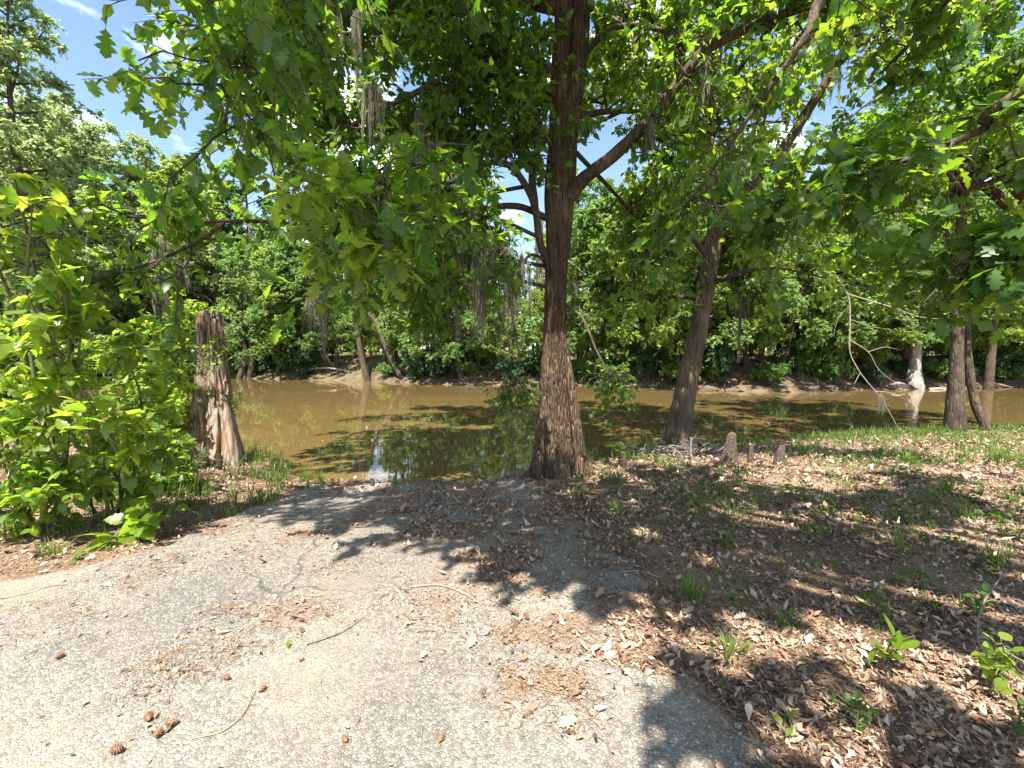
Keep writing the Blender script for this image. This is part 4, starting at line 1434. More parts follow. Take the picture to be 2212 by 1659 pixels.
def far_trunk(name, label, path, radii, bark, flare=None, group=None):
    foot = path[0].copy()
    foot[2] = min(foot[2], H(foot[0], foot[1]) - .25)
    path = np.vstack([foot, path[1:]])
    t = thing(name, label, 'tree', foot, group)
    mb = MB()
    tube(mb, catmull(path, 50), radii, 16, 0.08, seed=3, radf=flare)
    mb.obj('trunk', bark, t, t.location, True)
    return t


# ------------------------------------------------------------------ distinct far trunks
def fl(s, th):
    k = np.clip(1 - s / 0.1, 0, 1)
    return 1 + k * 0.15 * np.cos(7 * th)


Yc = 27.2
tr = far_trunk('pale_cypress', 'pale grey cypress trunk with ribbed flared foot at the far water edge', PATH((1974, 850, Yc), (1974, 832, Yc), (1976, 795, Yc), (1979, 755, Yc), (1985, 660, Yc), (1992, 560, Yc), (2000, 420, Yc), (2010, 200, Yc)),
               np.array([22, 18, 11, 9, 8.5, 8, 7, 3]) / FPX * Yc, M['bark_pale'], fl)
tm_, cm_, _h = KINDS['tall_green']
co = bpy.data.objects.new('crown', cm_)
co.parent = tr
co.location = (0.9, 0, 1.0)
co.scale = (.8, .8, .9)
co['kind'] = 'stuff'
C.objects.link(co)
for lab, pts, r0 in (
    ('dark slim trunk leaning left out of the far shallows, nearest the sunlit mud', ((796, 826, 33.5), (780, 765, 33.6), (770, 690, 33.8), (768, 600, 34)), .21),
    ('dark curved trunk leaning left beside the sunlit mud bank', ((872, 822, 33), (840, 765, 33.2), (812, 700, 33.5), (775, 650, 33.8)), .19),
    ('thin upright trunk between the two leaning trunks on the far bank', ((836, 800, 35), (830, 750, 35), (828, 690, 35), (820, 620, 35)), .16),
    ('dark leaning trunk at the far water edge just right of the stump', ((538, 822, 36.5), (545, 770, 36.6), (540, 700, 37), (545, 600, 37)), .26),
    ('black crooked trunk beside the leaning one right of the stump', ((512, 815, 36), (530, 770, 36.2), (522, 715, 36.5), (520, 620, 36.5)), .2),
    ('dark trunk leaning right over the far bank behind the rough barked tree', ((1545, 810, 27.5), (1588, 740, 27.7), (1600, 690, 28), (1640, 610, 28.4), (1665, 540, 28.6)), .24),
    ('thick grey trunk behind the main tree on the right on the far bank', ((1243, 790, 34), (1240, 700, 34), (1245, 600, 34), (1250, 450, 34)), .36),
    ('grey trunk leaning right in the wood right of the main tree', ((1280, 780, 36), (1296, 700, 36), (1312, 620, 36.2), (1330, 500, 36.5)), .24),
    ('dark trunk left of the pale cypress on the far bank', ((1945, 828, 28.5), (1955, 760, 28.5), (1965, 700, 28.6), (1975, 600, 29)), .26),
    ('dark trunk standing far right near the sunny gap', ((2138, 800, 26), (2143, 740, 26), (2150, 660, 26), (2155, 560, 26)), .2),
    ('dark double trunk deep in the shade left of the main tree', ((985, 780, 38), (986, 700, 38), (990, 620, 38), (990, 520, 38)), .42),
    ('slim trunk in the shade behind the drooping cypress bush', ((945, 775, 40), (943, 700, 40), (940, 620, 40)), .3),
):
    far_trunk('far_trunk_tree', lab, PATH(*pts), (r0 * 1.25, r0, r0 * .8, r0 * .5), M['bark_dark'], None, 'distinct trunks along the far bank')

# thin trunks of the wood behind: one thing each
trng = random.Random(8)
slim_mb = MB()
tube(slim_mb, catmull(np.array([[0, 0, -.5], [.1, 0, 3], [-.05, .1, 6], [.1, 0, 10]]), 14), (.15, .11, .09, .05), 7)
slim_me = new_mesh('slim_trunk', np.concatenate(slim_mb.V), np.concatenate(slim_mb.T), np.concatenate(slim_mb.Q), True)
slim_me.materials.append(M['bark_dark'])
for k in range(190):
    px_, Y_ = trng.uniform(430, 2250), trng.uniform(39, 75)
    if k >= 120:
        Y_ = float(far_edge(np.array([(px_ - 1106) / FPX * 31]))[0]) + trng.uniform(1.5, 7)
    x_ = (px_ - 1106) / FPX * Y_
    o = link('slim_tree', slim_me, None, None, (x_, Y_, H(x_, Y_)))
    s_ = trng.uniform(0.7, 1.5)
    o.scale = (s_, s_, trng.uniform(.8, 1.3))
    o.rotation_euler = (trng.uniform(-.08, .08), trng.uniform(-.12, .12), trng.uniform(0, 6))
    tag(o, 'slim dark trunk in the shaded wood across the river, ' + where(px_), 'tree', 'slim trunks in the wood across the river')


# ------------------------------------------------------------------ bushes of the far bank
def bush_kind(seed, r, h, leafm, leaf=0.14, n=14, shapes=KITES, per=(8, 6, 9), stemm=None):
    rng = np.random.default_rng(seed)
    stems = []
    for k in range(n):
        a = k * 2.4 + rng.uniform(-.3, .3)
        o = rng.uniform(0.3, 1.0)
        stems.append(np.array([[0, 0, 0], [math.cos(a) * r * .3 * o, math.sin(a) * r * .3 * o, h * .45], [math.cos(a) * r * .7 * o, math.sin(a) * r * .7 * o, h * (1.0 - .3 * o)], [math.cos(a) * r * o, math.sin(a) * r * o, h * (1.02 - .55 * o)]]))
    mb = MB()
    for s in stems:
        tube(mb, catmull(s, 10), (.03, .02, .008), 5, cap=False)
    PPl = limb_array(stems, 14)
    Bn, _ = sprout(PPl, per[0], 0.15, 1, .25 * r, .6 * r, 4, rng, .5, .9, .15, .2)
    Tn, _ = sprout(Bn, per[1], 0.1, 1, .12, .35, 3, rng)
    pos, d, nn, sz = leaves_on(Tn, per[2], rng, leaf, droop=.25, nr=.7)
    cb = MB()
    leaf_cloud(cb, pos, d, nn, sz, shapes, rng)
    sm = new_mesh('stems', np.concatenate(mb.V), None, np.concatenate(mb.Q), True)
    sm.materials.append(stemm or M['twig'])
    fm = new_mesh('foliage', np.concatenate(cb.V), np.concatenate(cb.T))
    fm.materials.append(leafm)
    return sm, fm


BUSH = {'dark': bush_kind(201, 2.0, 2.0, M['cypress_leaf'], .17), 'green': bush_kind(202, 1.6, 1.5, FAR[1], .15), 'bright': bush_kind(203, 1.5, 1.3, FAR[2], .15)}


def bush(kind, x, y, s, label, rot, sz=1.0, name='bush', group=None, z=None):
    sm, fm = BUSH[kind]
    t = thing(name, label, 'bush', (x, y, H(x, y) if z is None else z), group)
    t.scale = (s, s, s * sz)
    t.rotation_euler = (0, 0, rot)
    for n_, me in (('stems', sm), ('foliage', fm)):
        o = bpy.data.objects.new(n_, me)
        o.parent = t
        C.objects.link(o)
        o['kind'] = 'stuff'
    return t


for k_, px_, Y_, s_, lab in (
    ('dark', 940, 31.5, 1.0, 'dark drooping bush hanging over the far water left of the main trunk'),
    ('green', 1035, 31.8, .9, 'green bush on the far bank close to the left of the main trunk'),
    ('dark', 1690, 29.0, 1.25, 'dark feathery bush drooping over the far bank in the shade'),
    ('green', 1790, 29.0, 1.0, 'green bush between the feathery bush and the grey trunks'),
    ('bright', 1765, 27.3, .7, 'low bright green shrub spilling down the far bank to the water'),
    ('bright', 1880, 28.2, .9, 'bright green shrub behind the end of the dead branch'),
    ('green', 1330, 33.5, 1.0, 'green bush on top of the sunny clay bank'),
    ('bright', 1400, 35.5, 1.0, 'bright bush behind the sunny clay bank'),
    ('green', 2050, 29.5, 1.0, 'green bush behind the straight dark trunk'),
    ('dark', 2115, 29.0, .9, 'dark bush at the far water edge right of the slanting trunk'),
    ('bright', 2190, 30.5, 1.1, 'bright yellow green bush at the far right of the river'),
    ('green', 620, 39.5, 1.2, 'green bush in the shade beyond the stump'),
    ('bright', 1250, 38, 1.1, 'sunlit bush in the wood just right of the main trunk'),
    ('green', 720, 39, 1.0, 'shaded bush in the wood above the far mud'),
    ('bright', 1930, 33, 1.2, 'sunlit bush behind the pale cypress'),
    ('green', 1480, 33, 1.2, 'green bush on the far bank left of the rough barked tree'),
    ('green', 1620, 32, 1.1, 'green bush on the far bank right of the rough barked tree'),
    ('dark', 150, 38, 1.4, 'dark bush on the far bank behind the left bushes'),
    ('green', 300, 38.5, 1.3, 'green bush on the far bank seen over the left bushes'),
    ('dark', 420, 38.6, 1.2, 'dark bush on the far bank just left of the stump'),
):
    bush(k_, (px_ - 1106) / FPX * Y_, Y_, s_, lab, frng.uniform(0, 6), group='bushes along the far bank')


wl = sorted([frng.uniform(500, 640) for _ in range(6)] + [frng.uniform(900, 1190) for _ in range(11)] + [frng.uniform(1360, 1540) for _ in range(7)] + [frng.uniform(1650, 1960) for _ in range(11)] + [frng.uniform(2000, 2240) for _ in range(8)] + [frng.uniform(1240, 1330) for _ in range(2)] + [frng.uniform(640, 900) for _ in range(3)])
wseen = {}
for px_ in wl:
    Y_ = 30.0
    for _ in range(6):
        Y_ = float(far_edge(np.array([(px_ - 1106) / FPX * Y_]))[0]) + frng.uniform(.3, 2.4)
    k_ = frng.choice(['green', 'dark', 'dark', 'bright'])
    w_ = where(px_)
    wseen[(k_, w_)] = q_ = min(wseen.get((k_, w_), -1) + 1, 11)
    bush(k_, (px_ - 1106) / FPX * Y_, Y_, frng.uniform(.55, 1.15), f'small {k_} shrub on the face of the far bank, {ORD[q_]} {w_}', frng.uniform(0, 6), frng.uniform(.7, 1.2), 'bank_shrub', 'shrubs on the face of the far bank')
seen_b = {}
ub = sorted((frng.uniform(250, 2300), frng.uniform(38, 75)) for _ in range(70))
for px_, Y_ in ub:
    w_ = where(px_)
    if Y_ < 46 and 600 < px_ < 1000:
        Y_ += 14
    k_ = frng.choice(['green', 'green', 'dark', 'bright'])
    seen_b[(k_, w_)] = q_ = min(seen_b.get((k_, w_), -1) + 1, 11)
    bush(k_, (px_ - 1106) / FPX * Y_, Y_, frng.uniform(1.1, 2.2), f'{k_} bush inside the wood across the river, {ORD[q_]} {w_}', frng.uniform(0, 6), frng.uniform(.8, 1.4), 'understory_bush', 'understory bushes across the river')


# ------------------------------------------------------------------ rotten stump
def stump():
    rng = np.random.default_rng(61)
    Y0 = 7.0
    b = P(462, 1010, Y0)
    gz = H(b[0], Y0) - 0.1
    t = thing('rotten_stump', 'tall rotten tree stump with a flat top and crumbling bark, in front of the river', 'stump', (b[0], Y0, gz))
    px = [(458, 1045), (460, 985), (461, 920), (459, 850), (457, 780), (455, 720), (453, 690), (453, 674)]
    hw = [70, 58, 43, 36, 30, 25, 22, 21]
    path = np.array([P(a, c, Y0) for a, c in px])
    path[0, 2] = gz - 0.1
    n, sides = 120, 150
    pts = catmull(path, n)
    rad = np.interp(np.linspace(0, 1, n), np.linspace(0, 1, 8), np.array(hw) / FPX * Y0)
    th = np.linspace(0, 2 * np.pi, sides, endpoint=False)
    s = np.linspace(0, 1, n)[:, None]
    T_ = th[None, :]
    w = fbm(s * 5 + 0 * T_, T_ * 1.2 + 0 * s, 3) * 5
    furrow = np.abs(np.sin(5.5 * T_ + w)) ** 0.6
    fine = fbm(s * 9 + 0 * T_, np.cos(T_) * 9 + np.sin(T_) * 9 + 0 * s, 4)
    fine2 = fbm(s * 3 + 11, np.cos(T_) * 16 + 5 + 0 * s, 4)
    R = rad[:, None] * (0.82 + 0.20 * furrow + 0.16 * (fine - .5) + 0.16 * (fine2 - .5))
    # long decayed hollow facing the camera (camera side is -y)
    ang = np.arctan2(np.sin(T_ + np.pi / 2 - 0.10), np.cos(T_ + np.pi / 2 - 0.10))
    hollow = np.exp(-(ang / (0.34 - 0.12 * s)) ** 2) * np.exp(-((s - 0.40) / 0.26) ** 2)
    R = R * (1 - 0.42 * hollow)
    # pits and loose plates
    pits = sstep(0.62, 0.72, fbm(s * 16 + 3, np.cos(T_) * 6 + np.sin(T_) * 7 + 20, 2))
    R = R - 0.045 * pits
    V = pts[:, None, :] + R[:, :, None] * np.stack([np.cos(th), np.sin(th), 0 * th], -1)[None]
    V[-8:, :, 2] += (0.05 * (fbm(th * 3, th * 0 + 2, 3) - .5))[None] * np.linspace(0, 1, 8)[:, None]
    V = V.reshape(-1, 3)
    i = np.arange(n - 1)[:, None] * sides
    j = np.arange(sides)[None]
    j2 = (j + 1) % sides
    q = np.stack([i + j, i + j2, i + sides + j2, i + sides + j], -1).reshape(-1, 4)
    mb = MB().add(V, None, q)
    mb.obj('trunk', M['stump'], t, t.location, True)
    top = V[-sides:]
    mb = MB().add(np.vstack([top + [0, 0, .002], top.mean(0) + [0, 0, -.03]]), [[k, (k + 1) % sides, sides] for k in range(sides)])
    mb.obj('cut_top', M['dead_wood'], t, t.location)
    # broken slab of the old base on the left, right-hand root flare
    for pp, rr in ((((408, 1040), (410, 985), (414, 930), (424, 905)), (30, 27, 20, 5)), (((505, 1045), (500, 985), (492, 915), (480, 850)), (24, 19, 12, 5)), (((440, 1045), (436, 980), (428, 915), (428, 890)), (26, 22, 13, 5))):
        mb = MB()
        tube(mb, catmull(np.array([P(a, c, Y0 - .12) for a, c in pp]), 60), np.array(rr) / FPX * Y0, 40, .16, seed=len(rr) + int(rr[0]))
        mb.obj('buttress', M['stump'], t, t.location, True)
    # loose bark plates and a climbing stem
    for k in range(26):
        a = rng.uniform(3.4, 6.1)
        si = rng.integers(8, n - 14)
        c = pts[si] + (R[si, int(a / 6.283 * sides) % sides] + .012) * np.array([math.cos(a), math.sin(a), 0])
        u = np.array([-math.sin(a), math.cos(a), 0])
        o = np.array([math.cos(a), math.sin(a), 0])
        wv_, hv = rng.uniform(.02, .05), rng.uniform(.08, .26)
        prof = [(-1, -.9), (-.7, .2), (-.9, 1), (.1, 1.1), (.8, .7), (1, -.3), (.5, -1)]
        fr_ = np.array([c + u * x * wv_ + np.array([0, 0, y * hv / 2]) + o * .012 for x, y in prof])
        bk = fr_ - o * .03
        m_ = len(prof)
        qd = [[k2, (k2 + 1) % m_, m_ + (k2 + 1) % m_, m_ + k2] for k2 in range(m_)]
        tri = [[0, k2, k2 + 1] for k2 in range(1, m_ - 1)]
        MB().add(np.vstack([fr_, bk]), tri, qd).obj('bark_plate', M['stump'], t, t.location)


stump()


# ------------------------------------------------------------------ left bank bushes with broad leaves
def leafy_plant(name, label, stems, rng, leafm, key, shapes, lsize, singles, nb=6, blen=(.2, .5), nleaf=6, radii=(.012, .008, .003), twigs=3, stemm=None, cat='shrub', start=0.15, tl=(.1, .25), petiole=True, group=None):
    base = np.array(stems[0][0])
    t = thing(name, label, cat, base, group)
    for s in stems:
        mb = MB()
        tube(mb, catmull(s, 30), radii, 7)
        mb.obj('stem', stemm or M['stem'], t, t.location, True)
    PPl = limb_array(stems, 24)
    Bn, _ = sprout(PPl, nb, start, 1.0, *blen, 5, rng, .5, .9, .2, .2)
    Bn = filter_near(Bn, 1.3)
    tw = MB()
    tubes(tw, Bn, np.linspace(.005, .002, 5)[None] * np.ones((len(Bn), 1)), 4)
    sets = []
    if twigs:
        Tn, _ = sprout(Bn, twigs, .2, 1.0, *tl, 3, rng)
        Tn = filter_near(Tn, 1.3)
        tubes(tw, Tn, np.linspace(.0025, .0015, 3)[None] * np.ones((len(Tn), 1)), 3)
        sets.append(leaves_on(Tn, nleaf, rng, lsize, droop=.25, nr=.35, fwd=.5, rnd=.8))
    else:
        sets.append(leaves_on(Bn, nleaf, rng, lsize, droop=.25, nr=.35, fwd=.5, rnd=.8))
    tag(tw.obj('twigs', stemm or M['stem'], t, t.location), kind='stuff')
    crown(t, sets, key, shapes, leafm, rng, singles, name='foliage')
    return t


def stem_to(root, tips, rng, bend=0.15):
    out = []
    for tp in tips:
        tp = np.array(tp)
        r = np.array(root) + rng.normal(size=3) * [.12, .12, 0]
        r[2] = H(r[0], r[1])
        m = (r + tp) / 2 + np.array([rng.normal() * bend, rng.normal() * bend, .15 * (tp[2] - r[2])])
        out.append(np.array([r, m, tp]))
    return out


lr = np.random.default_rng(71)
# tall bright sapling at the left edge
leafy_plant('broadleaf_sapling', 'tall yellow green sapling with broad leaves filling the left edge', stem_to((-4.3, 3.9, 0), [P(15, 320, 3.3), P(70, 430, 3.3), P(130, 560, 3.4), P(-60, 450, 3.2), P(60, 640, 3.0)], lr), lr,
            M['fresh_leaf'], 'broad', BROADS, .125, 300, nb=8, blen=(.25, .7), nleaf=4, twigs=3, radii=(.022, .015, .005), start=.35)
leafy_plant('broadleaf_sapling', 'bright broad leaved sapling leaning right, just right of the tallest left sapling', stem_to((-3.9, 4.1, 0), [P(190, 640, 3.6), P(250, 740, 3.7), P(110, 760, 3.3), P(170, 830, 3.2)], lr), lr,
            M['fresh_leaf'], 'broad', BROADS, .12, 220, nb=7, blen=(.2, .55), nleaf=4, twigs=3, radii=(.016, .011, .004), start=.35)
leafy_plant('small_leaved_shrub', 'bright yellow green shrub with small leaves crowding the left side of the stump', stem_to((-5.6, 6.6, 0), [P(300, 690, 6.6), P(360, 690, 6.7), P(410, 720, 6.8), P(330, 790, 6.4), P(250, 760, 6.4), P(400, 800, 6.6), P(290, 850, 6.2), P(370, 870, 6.3), P(440, 760, 6.75), P(420, 670, 7.3)], lr), lr,
            M['fresh_leaf'], 'ovate', OVATES, .085, 300, nb=14, blen=(.3, .8), nleaf=8, twigs=6, radii=(.02, .012, .004), start=.25, tl=(.12, .35))
leafy_plant('vine_shrub', 'sprawling green shrub with heart shaped leaves at the foot of the left saplings', stem_to((-4.1, 4.3, 0), [P(300, 850, 3.9), P(330, 900, 4.1), P(180, 930, 3.7), P(80, 900, 3.4), P(260, 990, 3.9), P(150, 1020, 3.7), P(340, 980, 4.2)], lr), lr,
            M['fresh_leaf'], 'broad', BROADS, .125, 250, nb=6, blen=(.2, .45), nleaf=3, twigs=3, start=.3)
leafy_plant('undergrowth_shrub', 'low leafy shrub at the left frame edge above the sandy ground', stem_to((-4.5, 3.9, 0), [P(20, 1000, 3.5), P(-40, 900, 3.3), P(70, 1040, 3.5), P(30, 1090, 3.6), P(120, 1060, 3.6)], lr), lr,
            M['shrub_leaf'], 'ovate', OVATES, .10, 220, nb=9, blen=(.2, .45), nleaf=6, twigs=3, start=.2)
leafy_plant('undergrowth_shrub', 'leafy shrub low on the bank between the left saplings and the stump', stem_to((-4.2, 5.2, 0), [P(230, 960, 5.0), P(320, 960, 5.2), P(370, 940, 5.4), P(290, 1040, 4.9), P(390, 1000, 5.6)], lr), lr,
            M['shrub_leaf'], 'ovate', OVATES, .10, 220, nb=10, blen=(.2, .5), nleaf=6, twigs=4, start=.2)
leafy_plant('undergrowth_shrub', 'tall dense shrub behind the left saplings on the river bank', stem_to((-7.5, 6.3, 0), [P(40, 760, 6.2), P(140, 700, 6.4), P(210, 760, 6.5), P(90, 860, 6.0), P(190, 880, 6.2), P(0, 680, 6.2), P(-90, 700, 6.0)], lr), lr,
            M['shrub_leaf'], 'ovate', OVATES, .10, 150, nb=13, blen=(.3, .8), nleaf=8, twigs=6, radii=(.02, .012, .004), start=.2, tl=(.15, .35))
leafy_plant('bank_weed', 'dark leafy weeds crowding the foot of the stump on the left', [PATH((380, 1040, 6.0), (390, 1000, 5.9), (400, 960, 5.9)), PATH((430, 1045, 6.0), (425, 1000, 5.9), (440, 975, 5.8)), PATH((350, 1045, 5.7), (345, 1000, 5.6), (330, 960, 5.5)), PATH((400, 1050, 5.6), (410, 1020, 5.5), (420, 1000, 5.5))], lr,
            M['weed_leaf'], 'ovate', OVATES, .08, 150, nb=10, blen=(.08, .25), nleaf=5, twigs=2, start=.1, cat='weed')
leafy_plant('bank_weed', 'dark leafy weeds at the right foot of the stump beside the water', [PATH((480, 1045, 6.2), (485, 1010, 6.1), (490, 980, 6.1)), PATH((515, 1050, 6.3), (515, 1015, 6.3), (525, 990, 6.2)), PATH((500, 1052, 6.0), (500, 1025, 6.0), (495, 1000, 6.0)), PATH((540, 1052, 6.3), (540, 1035, 6.3), (548, 1015, 6.3))], lr,
            M['weed_leaf'], 'lance', LANCES, .09, 150, nb=10, blen=(.08, .22), nleaf=5, twigs=2, start=.1, cat='weed')
leafy_plant('bank_weed', 'low leafy weeds spilling onto the left edge of the pavement below the stump', [PATH((300, 1095, 5.0), (310, 1060, 4.9), (325, 1035, 4.9)), PATH((350, 1090, 5.1), (350, 1060, 5.1), (360, 1040, 5.1)), PATH((260, 1100, 4.8), (262, 1060, 4.7), (250, 1030, 4.7)), PATH((400, 1080, 5.3), (402, 1060, 5.3), (412, 1040, 5.3))], lr,
            M['weed_leaf'], 'ovate', OVATES, .075, 150, nb=10, blen=(.08, .22), nleaf=5, twigs=2, start=.1, cat='weed')
# the vine that reaches out over the pavement edge
vb = G(330, 1120)
leafy_plant('trailing_vine', 'bright green vine with big toothed leaves trailing onto the pavement edge', [np.vstack([vb, vb + [-.05, -.15, .30], P(280, 1120, 3.75), P(230, 1175, 3.45), P(165, 1215, 3.25)]),
            np.vstack([vb, vb + [.0, -.1, .28], P(310, 1095, 3.85), P(300, 1140, 3.6)])], np.random.default_rng(6), M['fresh_leaf'], 'broad', BROADS, .20, 60, nb=11, blen=(.06, .18), nleaf=2, twigs=0, cat='vine', start=.25)
# twig of leaves at the stump
leafy_plant('stump_sprig', 'bright leafy sprig growing out of the right side of the stump', [PATH((470, 760, 6.7), (490, 720, 6.6), (500, 705, 6.5)), PATH((475, 790, 6.7), (510, 770, 6.5), (530, 790, 6.4))], lr, M['fresh_leaf'], 'ovate', OVATES, .07, 60, nb=8, blen=(.06, .2), nleaf=5, twigs=2, start=.3, radii=(.006, .004, .002))
leafy_plant('stump_sprig', 'green leafy clump wound round the middle of the stump', [PATH((425, 800, 6.6), (455, 790, 6.55), (478, 795, 6.5)), PATH((430, 770, 6.6), (455, 800, 6.5), (470, 820, 6.5))], lr, M['shrub_leaf'], 'ovate', OVATES, .07, 60, nb=8, blen=(.05, .18), nleaf=5, twigs=2, start=.1, radii=(.006, .004, .002))
leafy_plant('stump_sprig', 'pale green weed beside the water at the right foot of the stump', [PATH((505, 900, 7.2), (510, 870, 7.1), (512, 830, 7.0)), PATH((508, 900, 7.2), (516, 870, 7.1), (519, 850, 7.0))], lr, M['fresh_leaf'], 'lance', LANCES, .08, 60, nb=8, blen=(.06, .16), nleaf=5, twigs=2, start=.2, radii=(.006, .004, .002))


# ------------------------------------------------------------------ seedlings and tufts on the right
def seedling(label, px, py, h, leafm, key, shapes, ls, n, name='seedling', lean=(0, 0), seed=0):
    rng = np.random.default_rng(seed + 900)
    b = G(px, py)
    tip = b + np.array([lean[0], lean[1], h])
    leafy_plant(name, label, [np.array([b, b + [lean[0] * .3, lean[1] * .3, h * .5], tip])], rng, leafm, key, shapes, ls, 60, nb=n, blen=(.05, .14), nleaf=2, twigs=0, start=.25, cat='seedling', radii=(.005, .004, .002))


seedling('bright yellow green seedling with broad leaves on the sunny leaf litter', 1905, 1455, .20, M['fresh_leaf'], 'ovate', OVATES, .105, 9, lean=(.01, -.03), seed=1)
seedling('tall leafy seedling with pale leaves near the right edge', 2140, 1500, .24, M['fresh_leaf'], 'ovate', OVATES, .065, 22, lean=(.03, -.02), seed=2)
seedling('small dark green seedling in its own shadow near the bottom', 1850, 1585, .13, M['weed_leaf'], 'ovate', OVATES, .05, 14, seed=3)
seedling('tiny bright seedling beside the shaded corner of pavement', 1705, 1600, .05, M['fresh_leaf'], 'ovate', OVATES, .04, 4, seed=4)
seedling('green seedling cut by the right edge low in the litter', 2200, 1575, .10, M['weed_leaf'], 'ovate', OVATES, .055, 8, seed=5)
seedling('small weed growing at the water edge beside the pavement end', 575, 1045, .22, M['fresh_leaf'], 'ovate', OVATES, .08, 7, seed=6)
seedling('bright weed standing alone at the foot of the pavement', 852, 1052, .14, M['fresh_leaf'], 'ovate', OVATES, .06, 8, seed=7)
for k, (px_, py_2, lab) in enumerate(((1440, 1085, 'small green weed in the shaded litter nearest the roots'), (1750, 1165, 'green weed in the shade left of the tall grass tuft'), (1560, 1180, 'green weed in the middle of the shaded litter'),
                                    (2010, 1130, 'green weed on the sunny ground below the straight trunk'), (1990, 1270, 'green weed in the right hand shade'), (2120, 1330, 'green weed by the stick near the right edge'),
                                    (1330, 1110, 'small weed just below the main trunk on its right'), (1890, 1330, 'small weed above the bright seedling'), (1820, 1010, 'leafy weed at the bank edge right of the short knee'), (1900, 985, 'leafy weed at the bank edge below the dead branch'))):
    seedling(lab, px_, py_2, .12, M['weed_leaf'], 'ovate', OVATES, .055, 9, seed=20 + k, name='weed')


def blades(root, n, h, spread, rng, w=.006, curve=.5):
    """curved grass blades, each a strip of 3 steps"""
    a = rng.uniform(0, 6.283, n)
    ln = h * rng.uniform(.55, 1.1, n)
    out = np.stack([np.cos(a), np.sin(a), 0 * a], 1)
    side = np.stack([-np.sin(a), np.cos(a), 0 * a], 1)
    k = rng.uniform(.15, 1.0, n) * curve
    base = root + out * rng.uniform(0, spread, n)[:, None]
    s = np.array([0, .4, .75, 1.0])
    wd = np.array([.8, 1, .7, .05])
    c = base[:, None] + out[:, None] * (ln * k)[:, None, None] * (s ** 1.8)[None, :, None] + np.array([0, 0, 1.0]) * (ln[:, None] * (s[None] - .35 * k[:, None] * s[None] ** 2))[..., None]
    ww = (w * rng.uniform(.6, 1.2, n))[:, None, None] * wd[None, :, None] * side[:, None]
    V = np.stack([c - ww, c + ww], 2).reshape(n, 8, 3)
    q = np.array([[0, 1, 3, 2], [2, 3, 5, 4], [4, 5, 7, 6]])
    Q = (q[None] + (np.arange(n) * 8)[:, None, None]).reshape(-1, 4)
    return V.reshape(-1, 3), Q


gr = np.random.default_rng(81)
for lab, px_, py_2, h_, n_ in (
    ('tuft of grass with one tall stalk at the shade edge right of the pavement', 1492, 1300, .20, 50), ('small sunlit grass tuft on the litter below the tall stalk', 1575, 1418, .11, 45),
    ('thin dry grass tuft beside the buried stick', 1698, 1352, .12, 25), ('grass tuft with long arching blades in the right hand shade', 1950, 1190, .22, 30), ('bright grass tuft on the sunny ground at the right', 2050, 1060, .2, 50),
    ('grass tuft below the main trunk', 1250, 1075, .2, 40), ('grass tuft left of the root tangle', 1330, 1045, .2, 40), ('bright grass tuft at the bank edge under the dead branch', 1960, 1000, .3, 50),
    ('grass tuft at the bank edge beside the short knee', 1735, 985, .35, 50), ('drooping grass tuft at the right bank edge', 2160, 1000, .3, 60), ('grass blades in the litter right of the bare earth patch', 2090, 1120, .16, 30),
    ('grass tuft on the sandy ground at the left edge', 40, 1165, .22, 60), ('dry pale grass tuft on the sand at the left', 110, 1195, .14, 40), ('tall single grass blades in the shaded litter', 1590, 1115, .2, 20),
    ('grass tuft low in the shade near the right edge', 2150, 1215, .15, 40),
):
    b_ = G(px_, py_2)
    v_, q_ = blades(b_, n_, h_, .11, gr, .005, .9)
    o = MB().add(v_, None, q_).obj('grass_tuft', M['grass'], None, b_)
    tag(o, lab, 'grass tuft', 'grass tufts on the near bank')

# grass and small weeds nobody could count
mb = MB()
cnt = 0
X_ = gr.uniform(-6, 14, 26000)
Y_ = gr.uniform(2.2, 11, 26000)
e_ = near_edge(X_)
d_ = e_ - Y_
dens = np.where(X_ > 0.9, 0.55 * sstep(2.2, 4.6, Y_) * sstep(.40, .58, fbm(X_ * 1.5 + 3, Y_ * 1.5, 3)) + 0.04 + (0.25 + .6 * sstep(.42, .6, fbm(X_ * 1.8, Y_ * 1.8 + 5, 3))) * np.exp(-(d_ / 0.55) ** 2) + .35 * sstep(3.5, 6, X_) * sstep(4.2, 6, Y_) * (fbm(X_ * 1.1, Y_ * 1.1) > .5), 0)
dens = dens + np.where((X_ < -2.9) & (Y_ > 3.6), 0.75, 0) * (X_ < np.interp(Y_, py_, pl) + .35 * fbm(Y_ * 2.0, X_ * 2.0, 3))
dens = np.where((X_ > -5.4) & (X_ < -3.1) & (Y_ > 5.0) & (Y_ < 7.4), .75 * sstep(.38, .6, fbm(X_ * 2.2, Y_ * 2.2, 3)), dens * np.where(X_ < -2.9, .2 + sstep(.4, .6, fbm(X_ * 1.9, Y_ * 1.9, 3)), 1))
keep = (gr.random(26000) < dens) & (d_ > -0.1) & ~(on_pavement(X_, Y_) & (X_ > -3.0))
for x_, y_ in zip(X_[keep], Y_[keep]):
    tall = (3.2 if y_ > 5 else 2.0) if x_ < -2.9 else (1.9 if near_edge(x_) - y_ < .7 else .9)
    v_, q_ = blades(np.array([x_, y_, H(x_, y_)]), 5, .09 * tall * gr.uniform(.5, 1.5), .04, gr, .004)
    mb.add(v_, None, q_)
    cnt += 1
tag(mb.obj('grass', M['grass']), kind='stuff')
mb = MB()
sel = keep & (gr.random(26000) < np.where(X_ < -2.9, .3, .22))
pw = np.stack([X_[sel], Y_[sel], height(X_[sel], Y_[sel])], 1)
pw = np.repeat(pw, 6, 0) + gr.normal(size=(len(pw) * 6, 3)) * [.03, .03, .0] + np.array([0, 0, .04]) + gr.random((len(pw) * 6, 1)) * np.array([[0, 0, .09]])
